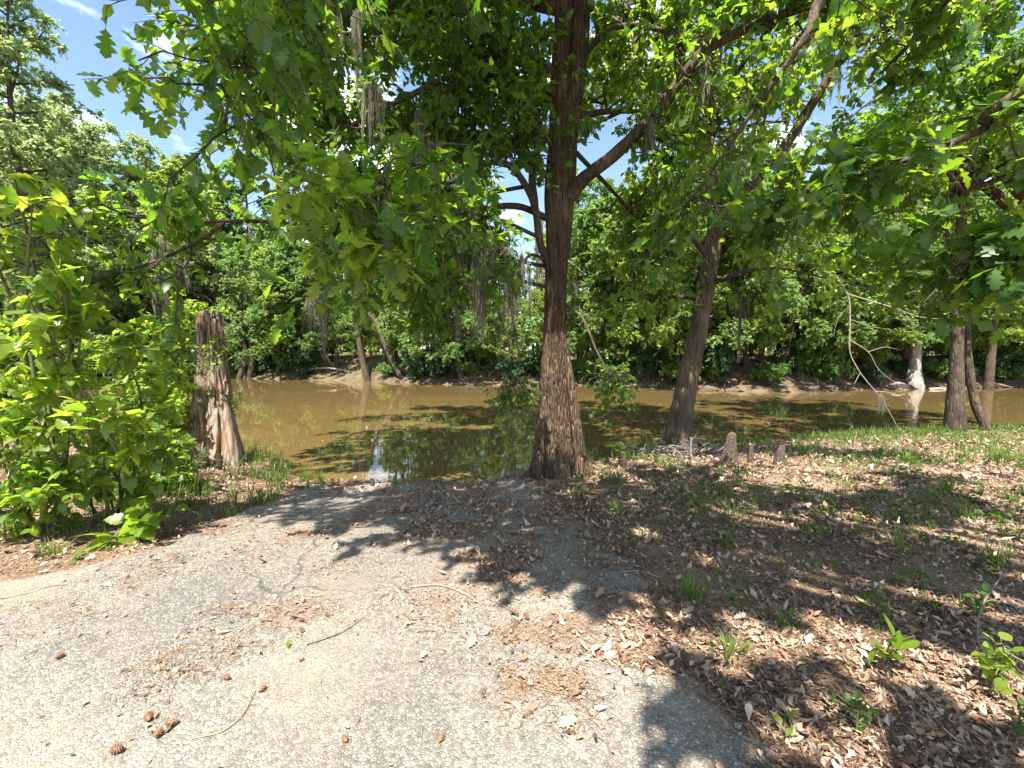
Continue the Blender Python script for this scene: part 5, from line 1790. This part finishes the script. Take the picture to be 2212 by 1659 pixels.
leaf_cloud(mb, pw, gr.normal(size=pw.shape) * [1, 1, .4], np.array([0, 0, 1]) + .35 * gr.normal(size=pw.shape), gr.uniform(.03, .07, len(pw)), KITES, gr)
tag(mb.obj('weeds', M['weed_leaf']), kind='stuff')


# ------------------------------------------------------------------ roots, driftwood, knees, dead branch, log
def knee(label, px, py, w, h, seed, Y=None, tilt=0.0):
    rng = np.random.default_rng(seed)
    b = G(px, py)
    if b[1] > 8.4:
        b = np.array([(px - 1106) / FPX * 8.0, 8.0, 0])
        b[2] = H(b[0], b[1])
    k = b[1] / FPX
    H_, W_ = h * k, w * k
    p = np.array([b - [0, 0, .08], b + [tilt * .2, 0, H_ * .3], b + [tilt * .6, 0, H_ * .7], b + [tilt, 0, H_ * .93], b + [tilt, 0, H_]])
    mb = MB()
    tube(mb, catmull(p, 40), np.array([.66, .46, .33, .27, .12]) * W_, 26, .25, seed=seed)
    tag(mb.obj('cypress_knee', M['knee'], None, b, True), label, 'cypress knee', 'cypress knees at the water edge')


knee('tallest cypress knee, a pointed brown peg right of the root tangle', 1575, 1000, 30, 68, 3, tilt=.03)
knee('thin small cypress knee between the two bigger ones', 1621, 1002, 13, 44, 5, tilt=.01)
knee('short blunt cypress knee farthest right of the three pegs', 1683, 1004, 22, 44, 8, tilt=.03)
knee('low dark cypress knee between the main trunk and the root tangle', 1345, 1006, 20, 32, 12)


def stick(name, label, cat, pts, radii, m, sides=8, forks=(), group=None):
    b = np.array(pts[0])
    mb = MB()
    tube(mb, catmull(pts, 12 * len(pts)), radii, sides)
    for f, r in forks:
        tube(mb, catmull(f, 10 * len(f)), r, 6)
    return tag(mb.obj(name, m, None, b, True), label, cat, group)


for lab, p, r in (
    ('pale curved driftwood branch leaning right of the root tangle towards the tall knee', ((1500, 985, 7.5), (1525, 968, 7.5), (1550, 960, 7.55), (1570, 958, 7.6)), (.02, .016, .008)),
    ('pale driftwood stick lying left of the leaning tree', ((1365, 965, 7.6), (1395, 975, 7.5), (1420, 988, 7.4), (1440, 1003, 7.3)), (.018, .016, .01)),
    ('thin driftwood stick crossing the roots', ((1420, 975, 7.5), (1450, 962, 7.5), (1490, 972, 7.5)), (.012, .01, .006)),
    ('short upright dark stick in front of the root tangle', ((1492, 1003, 7.2), (1492, 975, 7.2), (1493, 945, 7.2)), (.022, .02, .018)),
    ('long thin dead stick lying along the bank left of the root tangle', ((1300, 995, 7.4), (1350, 985, 7.4), (1400, 992, 7.3), (1450, 1000, 7.2)), (.012, .01, .006)),
    ('bleached twig curling up beside the tall knee', ((1520, 1000, 7.3), (1540, 985, 7.3), (1560, 968, 7.35), (1568, 962, 7.4)), (.010, .008, .004)),
):
    stick('driftwood', lab, 'driftwood', PATH(*p), r, M['drift_wood'], group='driftwood on the near bank')
# brush of fine dead roots in front of the leaning tree
rr = np.random.default_rng(33)
cen = P(1450, 985, 7.6)
a_ = rr.uniform(0, 6.283, 130)
o_ = np.stack([np.cos(a_) * rr.uniform(.1, .9, 130), np.sin(a_) * rr.uniform(.05, .45, 130), rr.uniform(0, .25, 130)], 1)
st_ = cen + o_
st_[:, 2] = height(st_[:, 0], st_[:, 1]) + rr.uniform(0, .2, 130)
dr_ = nrm(rr.normal(size=(130, 3)) * [1, .6, .45])
K_ = np.linspace(0, 1, 6)
Q_ = st_[:, None] + dr_[:, None] * (rr.uniform(.15, .5, 130)[:, None] * K_[None])[..., None]
Q_ += rr.normal(size=Q_.shape) * .02
Q_[..., 2] = np.maximum(Q_[..., 2], height(Q_[..., 0], Q_[..., 1]) + .005)
mb = MB()
tubes(mb, Q_, np.linspace(.007, .0025, 6)[None] * rr.uniform(.5, 1.6, (130, 1)), 5)
ob = mb.obj('dead_brush', M['drift_wood'], None, cen, True)
tag(ob, 'tangle of fine grey dead roots and brush round the foot of the leaning tree', 'brush', kind='stuff')

# dead branch hanging down to the water on the right
yb = 7.6
main_b = PATH((1745, 480, 7.4), (1775, 540, 7.5), (1802, 590, yb), (1832, 640, yb), (1836, 700, yb), (1836, 760, yb), (1858, 805, yb), (1890, 845, yb), (1918, 885, yb), (1945, 935, yb))
forks = [(PATH((1830, 635, yb), (1880, 650, 7.5), (1930, 665, 7.4), (1990, 685, 7.3), (2060, 690, 7.2)), (.014, .009, .003)),
         (PATH((1900, 655, 7.5), (1925, 630, 7.4), (1965, 625, 7.4)), (.007, .003)), (PATH((1930, 665, 7.4), (1960, 690, 7.4), (1985, 692, 7.3)), (.006, .003)),
         (PATH((1836, 690, yb), (1880, 705, 7.6), (1925, 712, 7.6)), (.008, .003)), (PATH((1836, 735, yb), (1875, 760, 7.6), (1900, 800, 7.6), (1950, 840, 7.6)), (.011, .007, .003)),
         (PATH((1875, 760, 7.6), (1910, 750, 7.6), (1940, 755, 7.6)), (.006, .002)), (PATH((1858, 805, yb), (1845, 830, 7.5)), (.006, .003)),
         (PATH((1815, 610, yb), (1790, 600, 7.6), (1750, 612, 7.6)), (.007, .002)), (PATH((1950, 672, 7.4), (1975, 700, 7.3), (2010, 712, 7.3)), (.005, .002)),
         (PATH((1834, 660, yb), (1810, 690, 7.7), (1800, 730, 7.7)), (.006, .002)), (PATH((1890, 845, yb), (1930, 850, 7.5), (1965, 868, 7.5)), (.006, .002))]
stick('dead_branch', 'bare pale dead branch hanging down over the water at the right', 'branch', main_b, (.018, .014, .012, .009, .005), M['dead_wood'], 9, forks)
fk2 = [(PATH((1905, 205, 7.6), (1925, 180, 7.5), (1935, 160, 7.5)), (.012, .005)), (PATH((1905, 205, 7.6), (1885, 175, 7.6), (1870, 150, 7.6)), (.010, .004)), (PATH((1860, 230, 7.7), (1910, 225, 7.6), (1990, 215, 7.5)), (.008, .003))]
stick('dead_branch', 'bare bleached snag among the leaves high on the right', 'branch', PATH((1760, 300, 7.8), (1820, 270, 7.8), (1860, 235, 7.7), (1905, 205, 7.6)), (.02, .016, .012), M['dead_wood'], 8, fk2)

lg = np.array([P(135, 878, 8.6), P(180, 880, 8.5), P(245, 888, 8.4)])
mb = MB()
tube(mb, catmull(lg, 40), (.055, .06, .045), 14, .05)
tag(mb.obj('fallen_log', M['bark_pale'], None, lg[0], True), 'white bleached log lying behind the left bushes', 'log')
for lab, p in (('bare pale log lying at the far water edge beside the cypress', ((2005, 842, 26), (2030, 840, 26.2), (2060, 845, 26.3))), ('pale branch stranded on the far mud left of the sunlit slope', ((640, 800, 36), (700, 795, 36), (745, 800, 35.5))),
               ('brushy dead limb in the water at the foot of the pale cypress', ((1905, 838, 26.5), (1940, 828, 26.6), (1965, 835, 26.6)))):
    q = PATH(*p)
    mb = MB()
    tube(mb, catmull(q, 24), (.10, .09, .05), 8)
    tag(mb.obj('fallen_log', M['dead_wood'], None, q[0], True), lab, 'log', 'logs at the far water edge')

# ------------------------------------------------------------------ spanish moss
def moss_mesh(seed, L, w):
    """a few tapering tassels of fine curly strands side by side on a branch"""
    rng = np.random.default_rng(seed)
    mb = MB()
    K = 9
    s = np.linspace(0, 1, K)
    for k in range(rng.integers(5, 8)):
        n = 46
        c = np.array([rng.normal() * w * 1.5, rng.normal() * w * .6, rng.uniform(-.06, .04)])
        Lk = L * rng.uniform(.35, 1.25)
        b = c + rng.normal(size=(n, 3)) * [w * .34, w * .34, .03]
        ln = Lk * rng.random(n) ** .7
        Q = b[:, None] + np.array([0, 0, -1.0]) * (ln[:, None] * s)[..., None]
        Q[..., :2] = c[:2] + (Q[..., :2] - c[:2]) * ((.35 + 2.2 * s) * (1 - s ** 1.6) + .12)[None, :, None]
        Q[..., :2] += np.cumsum(rng.normal(size=(n, K, 2)) * .006 * np.linspace(0, 1, K)[None, :, None], axis=1) + (np.cumsum(rng.normal(size=(1, K, 2)) * .012, axis=1))
        tubes(mb, Q, np.array([.0022, .003, .0036, .0036, .0034, .003, .0026, .002, .0008])[None] * rng.uniform(.6, 1.3, (n, 1)), 3)
    me = new_mesh('spanish_moss', np.concatenate(mb.V), None, np.concatenate(mb.Q))
    me.materials.append(M['moss'])
    return me


MOSS = [moss_mesh(1, .8, .09), moss_mesh(2, .5, .12), moss_mesh(3, 1.1, .07), moss_mesh(4, .7, .2)]
for lab, px_, py_2, Y_, k, s_ in (
    ('long grey moss hanging at the top left of the centre', 712, 0, 6.6, 0, 1.1), ('grey moss hanging left of the main trunk high up', 905, 250, 6.6, 0, 1.0), ('moss strand hanging beside the first one under the canopy', 925, 290, 6.7, 2, .7),
    ('wide tangle of moss hanging left of the main trunk at mid height', 1065, 520, 6.3, 3, 1.5), ('moss tail below the mid height tangle', 1040, 610, 6.4, 0, .9), ('moss curtain hanging over the far bank shade left of centre', 685, 640, 7.0, 3, .9),
    ('moss tuft hanging in front of the leaning far trunks', 795, 590, 7.2, 1, .9), ('brown grey moss hanging above the left shrub', 345, 530, 6.5, 0, 1.1), ('small moss strand right of the left moss', 385, 560, 6.6, 1, .8),
    ('moss tuft hanging from the big right limb near its top', 1518, 95, 5.6, 0, .9), ('moss strand hanging from the upper right limb', 1690, 320, 7.9, 1, .7), ('long moss hanging in front of the dark leaning far trunk', 1602, 640, 8.6, 2, .9),
    ('moss on the lowest tip of the dead branch', 1905, 855, 7.6, 1, 1.0), ('moss hanging under the limb at the top right', 1790, 20, 6.0, 1, .9),
    ('moss hanging among the leaves at the top centre', 830, 60, 6.9, 1, 1.0), ('thin moss hanging left of the dark far bushes', 960, 640, 7.3, 0, .7), ('moss streak hanging from the slanting limb at top right', 1800, 140, 7.7, 0, .8), ('moss strand at the left end of the long bare branch', 585, 200, 7.0, 2, .8),
    ('grey moss beard left of the main trunk below the fork', 1120, 560, 6.3, 0, .9), ('wispy moss just left of the wide tangle', 985, 545, 6.2, 2, .8), ('short moss tuft above the wide tangle', 1010, 430, 6.2, 1, .9), ('moss strand hanging from the middle of the canopy', 800, 180, 6.2, 0, .8), ('moss strand right of the first long grey moss', 770, 30, 6.0, 2, .7), ('moss beard between the upper left limbs', 640, 150, 6.2, 1, .8), ('moss hanging from the big right limb below its bend', 1405, 270, 5.75, 1, .7),
):
    c_ = P(px_, py_2, Y_ - 1.1 if 6.0 <= Y_ < 7.35 and px_ < 1250 else Y_)
    o = link('spanish_moss', MOSS[k], None, None, c_)
    o.scale = (s_ * .6, s_ * .6, s_ * 1.15) if 'dead branch' not in lab else (.3, .3, .75)
    o.rotation_euler = (0, 0, px_ * .37)
    tag(o, lab, 'moss', 'spanish moss hanging from the trees')


# ------------------------------------------------------------------ leaf litter
def litter_density(x, y):
    """how thickly dry leaves lie: thick right of the pavement, in drifts on it"""
    u, v, f = project(np.stack([x, y, height(x, y)], 1))
    pr_ = np.interp(y, py_, pr)
    pl__ = np.interp(y, py_, pl)
    right = sstep(-0.6, 0.2, x - pr_ + .7 * (fbm(x * 2.3 + 7, y * 2.3, 3) - .5))
    le = np.interp(y, [1.2, 1.65, 2.0, 2.3, 2.8, 3.5, 4.5, 5.5, 6.9], [1.3, 1.0, .75, .1, -.3, -.7, -1.1, -1.7, -2.9])
    spill = .85 * sstep(-0.45, 0.35, x - le + 1.1 * (fbm(x * 1.9 + 3, y * 1.9 + 8, 4) - .5)) * (.25 + .75 * sstep(.36, .55, fbm(x * 2.6, y * 2.6 + 4, 3)))
    right = np.maximum(right, spill)
    left = sstep(-0.25, 0.35, pl__ - x) * 0.75
    n = fbm(x * 1.7, y * 1.7, 4)
    d = np.maximum(right, left) * (0.36 + 0.95 * sstep(.36, .62, n))

    def blob(cx, cy, ax, ay, rot=0.0, k=1.0):
        c, s = math.cos(rot), math.sin(rot)
        du, dv = u - cx, v - cy
        a = (du * c + dv * s) / ax
        b = (-du * s + dv * c) / ay
        return k * np.exp(-((a * a + b * b) ** 1.5))
    soft = np.zeros_like(d)
    for args in ((420, 1430, 150, 48, -.42, .9), (500, 1330, 75, 26, -.2, .6), (640, 1335, 120, 40, -.15, .55), (1090, 1330, 230, 110, .2, .85), (1150, 1480, 170, 60, .1, .75), (1200, 1560, 130, 45, .1, .7),
                 (950, 1190, 260, 60, .1, .6), (700, 1130, 260, 40, -.15, .45), (1000, 1085, 330, 40, 0, 1.0), (820, 1130, 330, 45, -.1, .75), (1080, 1200, 240, 60, .15, .9), (1000, 1270, 200, 40, .1, .7), (480, 1120, 150, 45, -.3, .7), (60, 1360, 150, 55, -.15, .55), (380, 1230, 220, 40, -.2, .45), (760, 1215, 120, 40, 0, .5), (620, 1060, 160, 25, -.1, .9), (850, 1055, 330, 16, 0, 1.0), (330, 1590, 60, 24, -.4, .25), (520, 1200, 100, 40, -.2, .35)):
        soft = np.maximum(soft, blob(*args))
    far_end = sstep(3.3, 4.6, y + .8 * (fbm(x * 1.4, y * 1.4, 3) - .5)) * sstep(-3.6, -1.2, x + .5 * (y - 5)) * sstep(.34, .52, fbm(x * 1.9 + 2, y * 1.9 + 6, 4))
    soft = np.maximum(soft, far_end)
    bare = np.maximum.reduce([blob(1350, 1262, 75, 30, .1), blob(1000, 1115, 70, 16, 0, .9), blob(1120, 1065, 45, 16, 0, .8), blob(760, 1085, 130, 22, -.25, .8), blob(1420, 1600, 190, 55, .2, .95), blob(1850, 1190, 70, 22, 0, .8), blob(900, 1240, 60, 25, 0, .6)])
    d = np.maximum(d, soft * (0.35 + .9 * sstep(.4, .62, fbm(x * 3.1 + 5, y * 3.1, 3)))) * (1 - .93 * bare)
    return np.clip(d, 0.004, 1.2), np.clip(right + left, 0, 1)


lt = np.random.default_rng(91)
_v = np.array([v.co for v in pavement.data.vertices])
_d, _r = litter_density(_v[:, 0], _v[:, 1])
_a = pavement.data.attributes.new('silt', 'FLOAT', 'POINT')
_a.data.foreach_set('value', np.clip(_d, 0, 1).astype(np.float32))


def ground_frames(p, rng, tilt):
    a = rng.uniform(0, 6.283, len(p))
    d = np.stack([np.cos(a), np.sin(a), rng.normal(size=len(p)) * tilt], 1)
    n = np.array([0, 0, 1.0]) + rng.normal(size=p.shape) * tilt
    return d, n


LIT = [leaf_shape(OAK, .25, .15, .06), leaf_shape(OAK, .5, -.2, .05), leaf_shape(OBOVATE, .35, .2), leaf_shape(OBOVATE, -.3, -.25), leaf_shape(OVATE, .4, .25), leaf_shape(LANCE, .3, .3)]
# sample more thickly where the picture shows more of it
N_ = 175000
yy = np.where(lt.random(N_) < .7, 1.25 * (11.5 / 1.25) ** lt.random(N_), lt.uniform(3.0, 8.5, N_))
xx = lt.uniform(-1.35, 1.35, N_) * yy
dn, rt = litter_density(xx, yy)
prob = dn * np.clip(0.9, 0, 1)
ok = (lt.random(N_) < prob * np.where(rt > .4, 1.0, .55)) & (yy < near_edge(xx) + .05)
xx, yy, rt = xx[ok], yy[ok], rt[ok]
sz = (.011 + .036 * lt.random(len(xx)) ** 1.8 + .04 * (lt.random(len(xx)) < .06)) * np.where(rt > .4, 1.0, .75)
sz *= np.interp(yy, [1, 3, 6, 10], [.9, 1.05, 1.4, 1.7])
pos = np.stack([xx, yy, surf(xx, yy) + .004 + lt.random(len(xx)) * .014], 1)
dd, nn_ = ground_frames(pos, lt, .27)
score = sz / yy * in_frame(pos)
big = np.argsort(-score)[:300]
bm_ = np.zeros(len(pos), bool)
bm_[big] = True
lit_meshes = leaf_meshes('dry', LIT, M['litter'])
d_b, n_b = nrm(dd[bm_]), nn_[bm_]
s_b = nrm(np.cross(d_b, n_b))
n2_b = np.cross(s_b, d_b)
pb_ = pos[bm_]
for i in range(len(pb_)):
    o = bpy.data.objects.new('fallen_leaf', lit_meshes[lt.integers(0, len(lit_meshes))])
    k = sz[bm_][i]
    o.matrix_world = Matrix(((s_b[i, 0] * k, d_b[i, 0] * k, n2_b[i, 0] * k, pb_[i, 0]), (s_b[i, 1] * k, d_b[i, 1] * k, n2_b[i, 1] * k, pb_[i, 1]), (s_b[i, 2] * k, d_b[i, 2] * k, n2_b[i, 2] * k, pb_[i, 2]), (0, 0, 0, 1)))
    C.objects.link(o)
    zx, zy = pb_[i, 0], pb_[i, 1]
    zone = ('on the bare pavement at the lower left' if zx < -.4 else 'on the bare pavement at the bottom centre') if on_pavement(np.array([zx]), np.array([zy]))[0] else ('in the litter at the lower right' if zx > 1.6 else 'in the litter along the right edge of the pavement') if zx > 0 else 'on the sandy ground at the left'
    tag(o, 'dry brown fallen leaf lying ' + zone, 'leaf', 'dry leaves ' + zone)
mb = MB()
r_ = ~bm_
leaf_cloud(mb, pos[r_], dd[r_], nn_[r_], sz[r_], [leaf_shape(OAK_S, .5, .3), leaf_shape(DIAMOND, .6, .35), leaf_shape([(0, 0), (.13, .5), (0, 1)], -.6, -.4), leaf_shape(DIAMOND, -.5, .5), leaf_shape([(0, 0), (.17, .3), (.05, .8), (0, 1)], .5, .3), leaf_shape([(0, 0), (.10, .5), (0, 1)], .5, .5)], lt)
tag(mb.obj('leaf_litter', M['litter']), kind='stuff')
# thin straw, catkins and bark crumbs
N2 = 90000
yy = 1.25 * (7.2 / 1.25) ** lt.random(N2)
xx = lt.uniform(-1.35, 1.0, N2) * yy
dn, rt = litter_density(xx, yy)
ok = (lt.random(N2) < dn * .62) & (yy < near_edge(xx) - .05)
xx, yy = xx[ok], yy[ok]
n2 = len(xx)
a = lt.uniform(0, 6.283, n2)
ln = lt.uniform(.015, .06, n2)
s5 = np.linspace(-.5, .5, 2)
c5 = np.stack([xx, yy, surf(xx, yy) + .004 + lt.random(n2) * .008], 1)
ln *= np.interp(yy, [1, 4, 7], [1, 1.2, 2.0])
Q5 = c5[:, None] + np.stack([np.cos(a), np.sin(a), 0 * a], 1)[:, None] * (ln[:, None] * s5)[..., None]
Q5[:, 1, 2] += lt.random(n2) * .004
mb = MB()
tubes(mb, Q5, (lt.uniform(.0008, .0022, n2))[:, None] * np.array([[1, .5]]), 3)
tag(mb.obj('straw_litter', M['straw']), kind='stuff')

nf = 420
fx = lt.uniform(-14, 14, nf)
fy = np.where(lt.random(nf) < .5, near_edge(fx) + .7 + lt.exponential(1.6, nf), lt.uniform(8.5, 26, nf))
okf = fy < far_edge(fx) - .6
fp = np.stack([fx, fy, np.full(nf, WATER_Z + .006)], 1)[okf]
fd, fn_ = ground_frames(fp, lt, .05)
mb = MB()
leaf_cloud(mb, fp, fd, fn_, lt.uniform(.03, .09, len(fp)), [leaf_shape(TEARDROP, .12, .05), leaf_shape(OAK_S, .1, .06)], lt)
tag(mb.obj('floating_leaves', M['litter']), kind='stuff')

# ------------------------------------------------------------------ cones, sticks, single odd leaves
def cone_mesh(seed):
    rng = np.random.default_rng(seed)
    mb = MB()
    tube(mb, np.array([[0, 0, -.5], [0, 0, -.3], [0, 0, 0], [0, 0, .3], [0, 0, .5]]), (.05, .24, .28, .18, .03), 10)
    for k in range(46):
        t_ = (k + .5) / 46
        a_ = k * 2.4
        z_ = -.45 + .9 * t_
        r0 = .26 * math.sin(math.pi * min(.96, max(.1, t_ * .9 + .08)))
        o = np.array([math.cos(a_), math.sin(a_), 0])
        u_ = np.array([-math.sin(a_), math.cos(a_), 0])
        c = o * r0 * .8 + np.array([0, 0, z_])
        tip = o * (r0 + .13) + np.array([0, 0, z_ + .07])
        w_ = .085
        th_ = np.array([0, 0, .035])
        mb.add(np.array([c - u_ * w_ * .6, c + u_ * w_ * .6, tip + u_ * w_, tip - u_ * w_, c - u_ * w_ * .6 - th_, c + u_ * w_ * .6 - th_, tip + u_ * w_ - th_, tip - u_ * w_ - th_]), None,
               [[0, 1, 2, 3], [7, 6, 5, 4], [0, 4, 5, 1], [1, 5, 6, 2], [2, 6, 7, 3], [3, 7, 4, 0]])
    me = new_mesh('fallen_cone', np.concatenate(mb.V), np.concatenate(mb.T), np.concatenate(mb.Q))
    me.materials.append(M['cone'])
    return me


CONES = [cone_mesh(1), cone_mesh(2)]
for i, (px_, py_2, s_, lab) in enumerate((
    (130, 1430, .050, 'brown cone alone on the bare pavement, farthest left'), (490, 1477, .045, 'brown cone just below the long drift of straw on the pavement'), (567, 1502, .045, 'brown cone right of and below the straw drift'), (322, 1565, .055, 'brown cone beside yellow scraps at the lower left'),
    (372, 1578, .055, 'upper brown cone of the pair touching at the lower left'), (343, 1600, .055, 'lower brown cone of the pair touching at the lower left'), (252, 1638, .060, 'dark cone nearest the bottom left corner'), (953, 1610, .045, 'cone at the bottom centre of the pavement'),
    (745, 1612, .040, 'half hidden cone near the bottom edge left of centre'), (652, 1436, .032, 'small cone beside the green leaf on the pavement'), (1672, 1515, .045, 'cone at the edge of the shaded pavement corner'), (1200, 1243, .045, 'cone lying in the litter above the shaded drift'),
    (275, 1255, .04, 'small cone on the pavement below the trailing vine'), (505, 1290, .035, 'small flat cone on the pavement left of centre'))):
    b_ = G(px_, py_2)
    z_ = float(surf(np.array([b_[0]]), np.array([b_[1]]))[0])
    o = link('fallen_cone', CONES[i % 2], None, None, (b_[0], b_[1], z_ + s_ * .33))
    s_ *= .75
    o.scale = (s_, s_, s_ * 1.1)
    o.rotation_euler = (math.radians(80), 0, i * 1.3)
    tag(o, lab, 'cone', 'cones fallen on the pavement')


def gpts(*a):
    out = []
    for px_, py_2, dz in a:
        b_ = G(px_, py_2)
        out.append([b_[0], b_[1], float(surf(np.array([b_[0]]), np.array([b_[1]]))[0]) + dz])
    return np.array(out)


for lab, p, r in (
    ('dark bent stick lying on the pavement between two straw drifts', ((662, 1402, .006), (700, 1390, .008), (745, 1372, .01), (785, 1343, .008)), (.006, .006, .003)),
    ('pale forked stick in the shade at the middle of the pavement', ((885, 1276, .008), (950, 1273, .01), (1000, 1290, .01), (1040, 1316, .008)), (.007, .007, .004)),
    ('short stick just right of the forked one', ((1050, 1300, .008), (1080, 1315, .01), (1110, 1332, .008)), (.006, .005, .004)),
    ('long thin pale twig curving over the bottom left pavement', ((552, 1502, .005), (525, 1555, .006), (480, 1592, .006), (415, 1608, .005)), (.0025, .0035, .003)),
    ('straight pale stick at the shade edge right of the pavement', ((1340, 1244, .008), (1380, 1242, .01), (1425, 1249, .008)), (.006, .006, .004)),
    ('grey bent stick lying in the litter above the bright seedling', ((1690, 1405, .012), (1722, 1402, .02), (1735, 1385, .03), (1745, 1372, .03)), (.007, .007, .005)),
    ('long grey stick standing slanted near the right edge', ((2140, 1440, .01), (2110, 1395, .05), (2120, 1340, .10), (2170, 1280, .16)), (.009, .008, .005)),
    ('half buried thick stick beside the thin dry grass tuft', ((1560, 1290, .0), (1580, 1320, .01), (1630, 1345, .012), (1700, 1362, .0)), (.016, .016, .012)),
    ('thin twig lying on the pavement at the bottom centre', ((830, 1495, .005), (860, 1512, .006), (895, 1535, .005)), (.003, .003, .002)),
    ('curved pale twig lying at the bottom right on the shaded pavement', ((1555, 1560, .006), (1600, 1600, .006), (1690, 1648, .006)), (.004, .004, .002)),
    ('curved yellowish twig at the bottom edge on the pavement', ((1280, 1595, .006), (1310, 1620, .008), (1325, 1655, .006)), (.004, .004, .003)),
    ('curved twig in the litter left of the bright seedling', ((1800, 1405, .01), (1835, 1400, .014), (1862, 1376, .012)), (.004, .004, .003)),
    ('thin dark twig left on the pavement above the long drift', ((430, 1332, .004), (455, 1325, .005), (478, 1316, .004)), (.003, .003, .002)),
    ('long twig lying left of centre on the sunny pavement', ((510, 1405, .004), (580, 1400, .005), (640, 1368, .005)), (.002, .002, .0015)),
    ('brown stick lying across the lower straw patch', ((1150, 1495, .006), (1200, 1508, .009), (1260, 1520, .006)), (.004, .004, .003)),
    ('pale twig in the shaded litter at the lower right', ((1760, 1560, .008), (1800, 1545, .012), (1850, 1560, .008)), (.005, .004, .003)),
):
    stick('fallen_stick', lab, 'stick', gpts(*p), tuple(q * .7 for q in r), M['stick'] if 'pale' not in lab else M['dead_wood'], 7, group='sticks on the near ground')

M['yellow_leaf'] = plain_material('yellow_leaf', [(.42, .36, .14), (.50, .44, .22)], .6, 40)
for lab, px_, py_2, s_, m_, ang in (
    ('pale yellow lobed leaf at the right edge of the bare pavement', 1012, 1412, .075, M['yellow_leaf'], 1.2), ('pale yellow oak leaf on the lower straw patch', 1205, 1585, .085, M['yellow_leaf'], .3), ('fresh green leaf scrap on the pavement beside a small cone', 622, 1412, .045, M['fresh_leaf'], 2.0),
    ('small yellow leaf near the bottom of the pavement', 755, 1588, .035, M['yellow_leaf'], 2.6), ('curled yellow leaf on the bare pavement right of centre', 905, 1435, .05, M['yellow_leaf'], .9), ('pale green scrap of leaf on the pavement below the vine', 392, 1226, .05, M['weed_leaf'], 1.9), ('white bleached leaf at the edge of the shaded litter', 1045, 1385, .05, M['bark_pale'], 1.0), ('reddish dry leaf on the sunny straw', 1118, 1440, .06, M['cone'], .4),
):
    b_ = G(px_, py_2)
    z_ = float(surf(np.array([b_[0]]), np.array([b_[1]]))[0])
    mbx = MB()
    leaf_cloud(mbx, np.array([[b_[0], b_[1], z_ + .012]]), np.array([[math.cos(ang), math.sin(ang), .12]]), np.array([[.1, -.15, 1.0]]), np.array([s_]), [OAKS[1]], lt)
    tag(mbx.obj('fallen_leaf', m_, None, (b_[0], b_[1], z_)), lab, 'leaf', 'single bright leaves on the pavement')
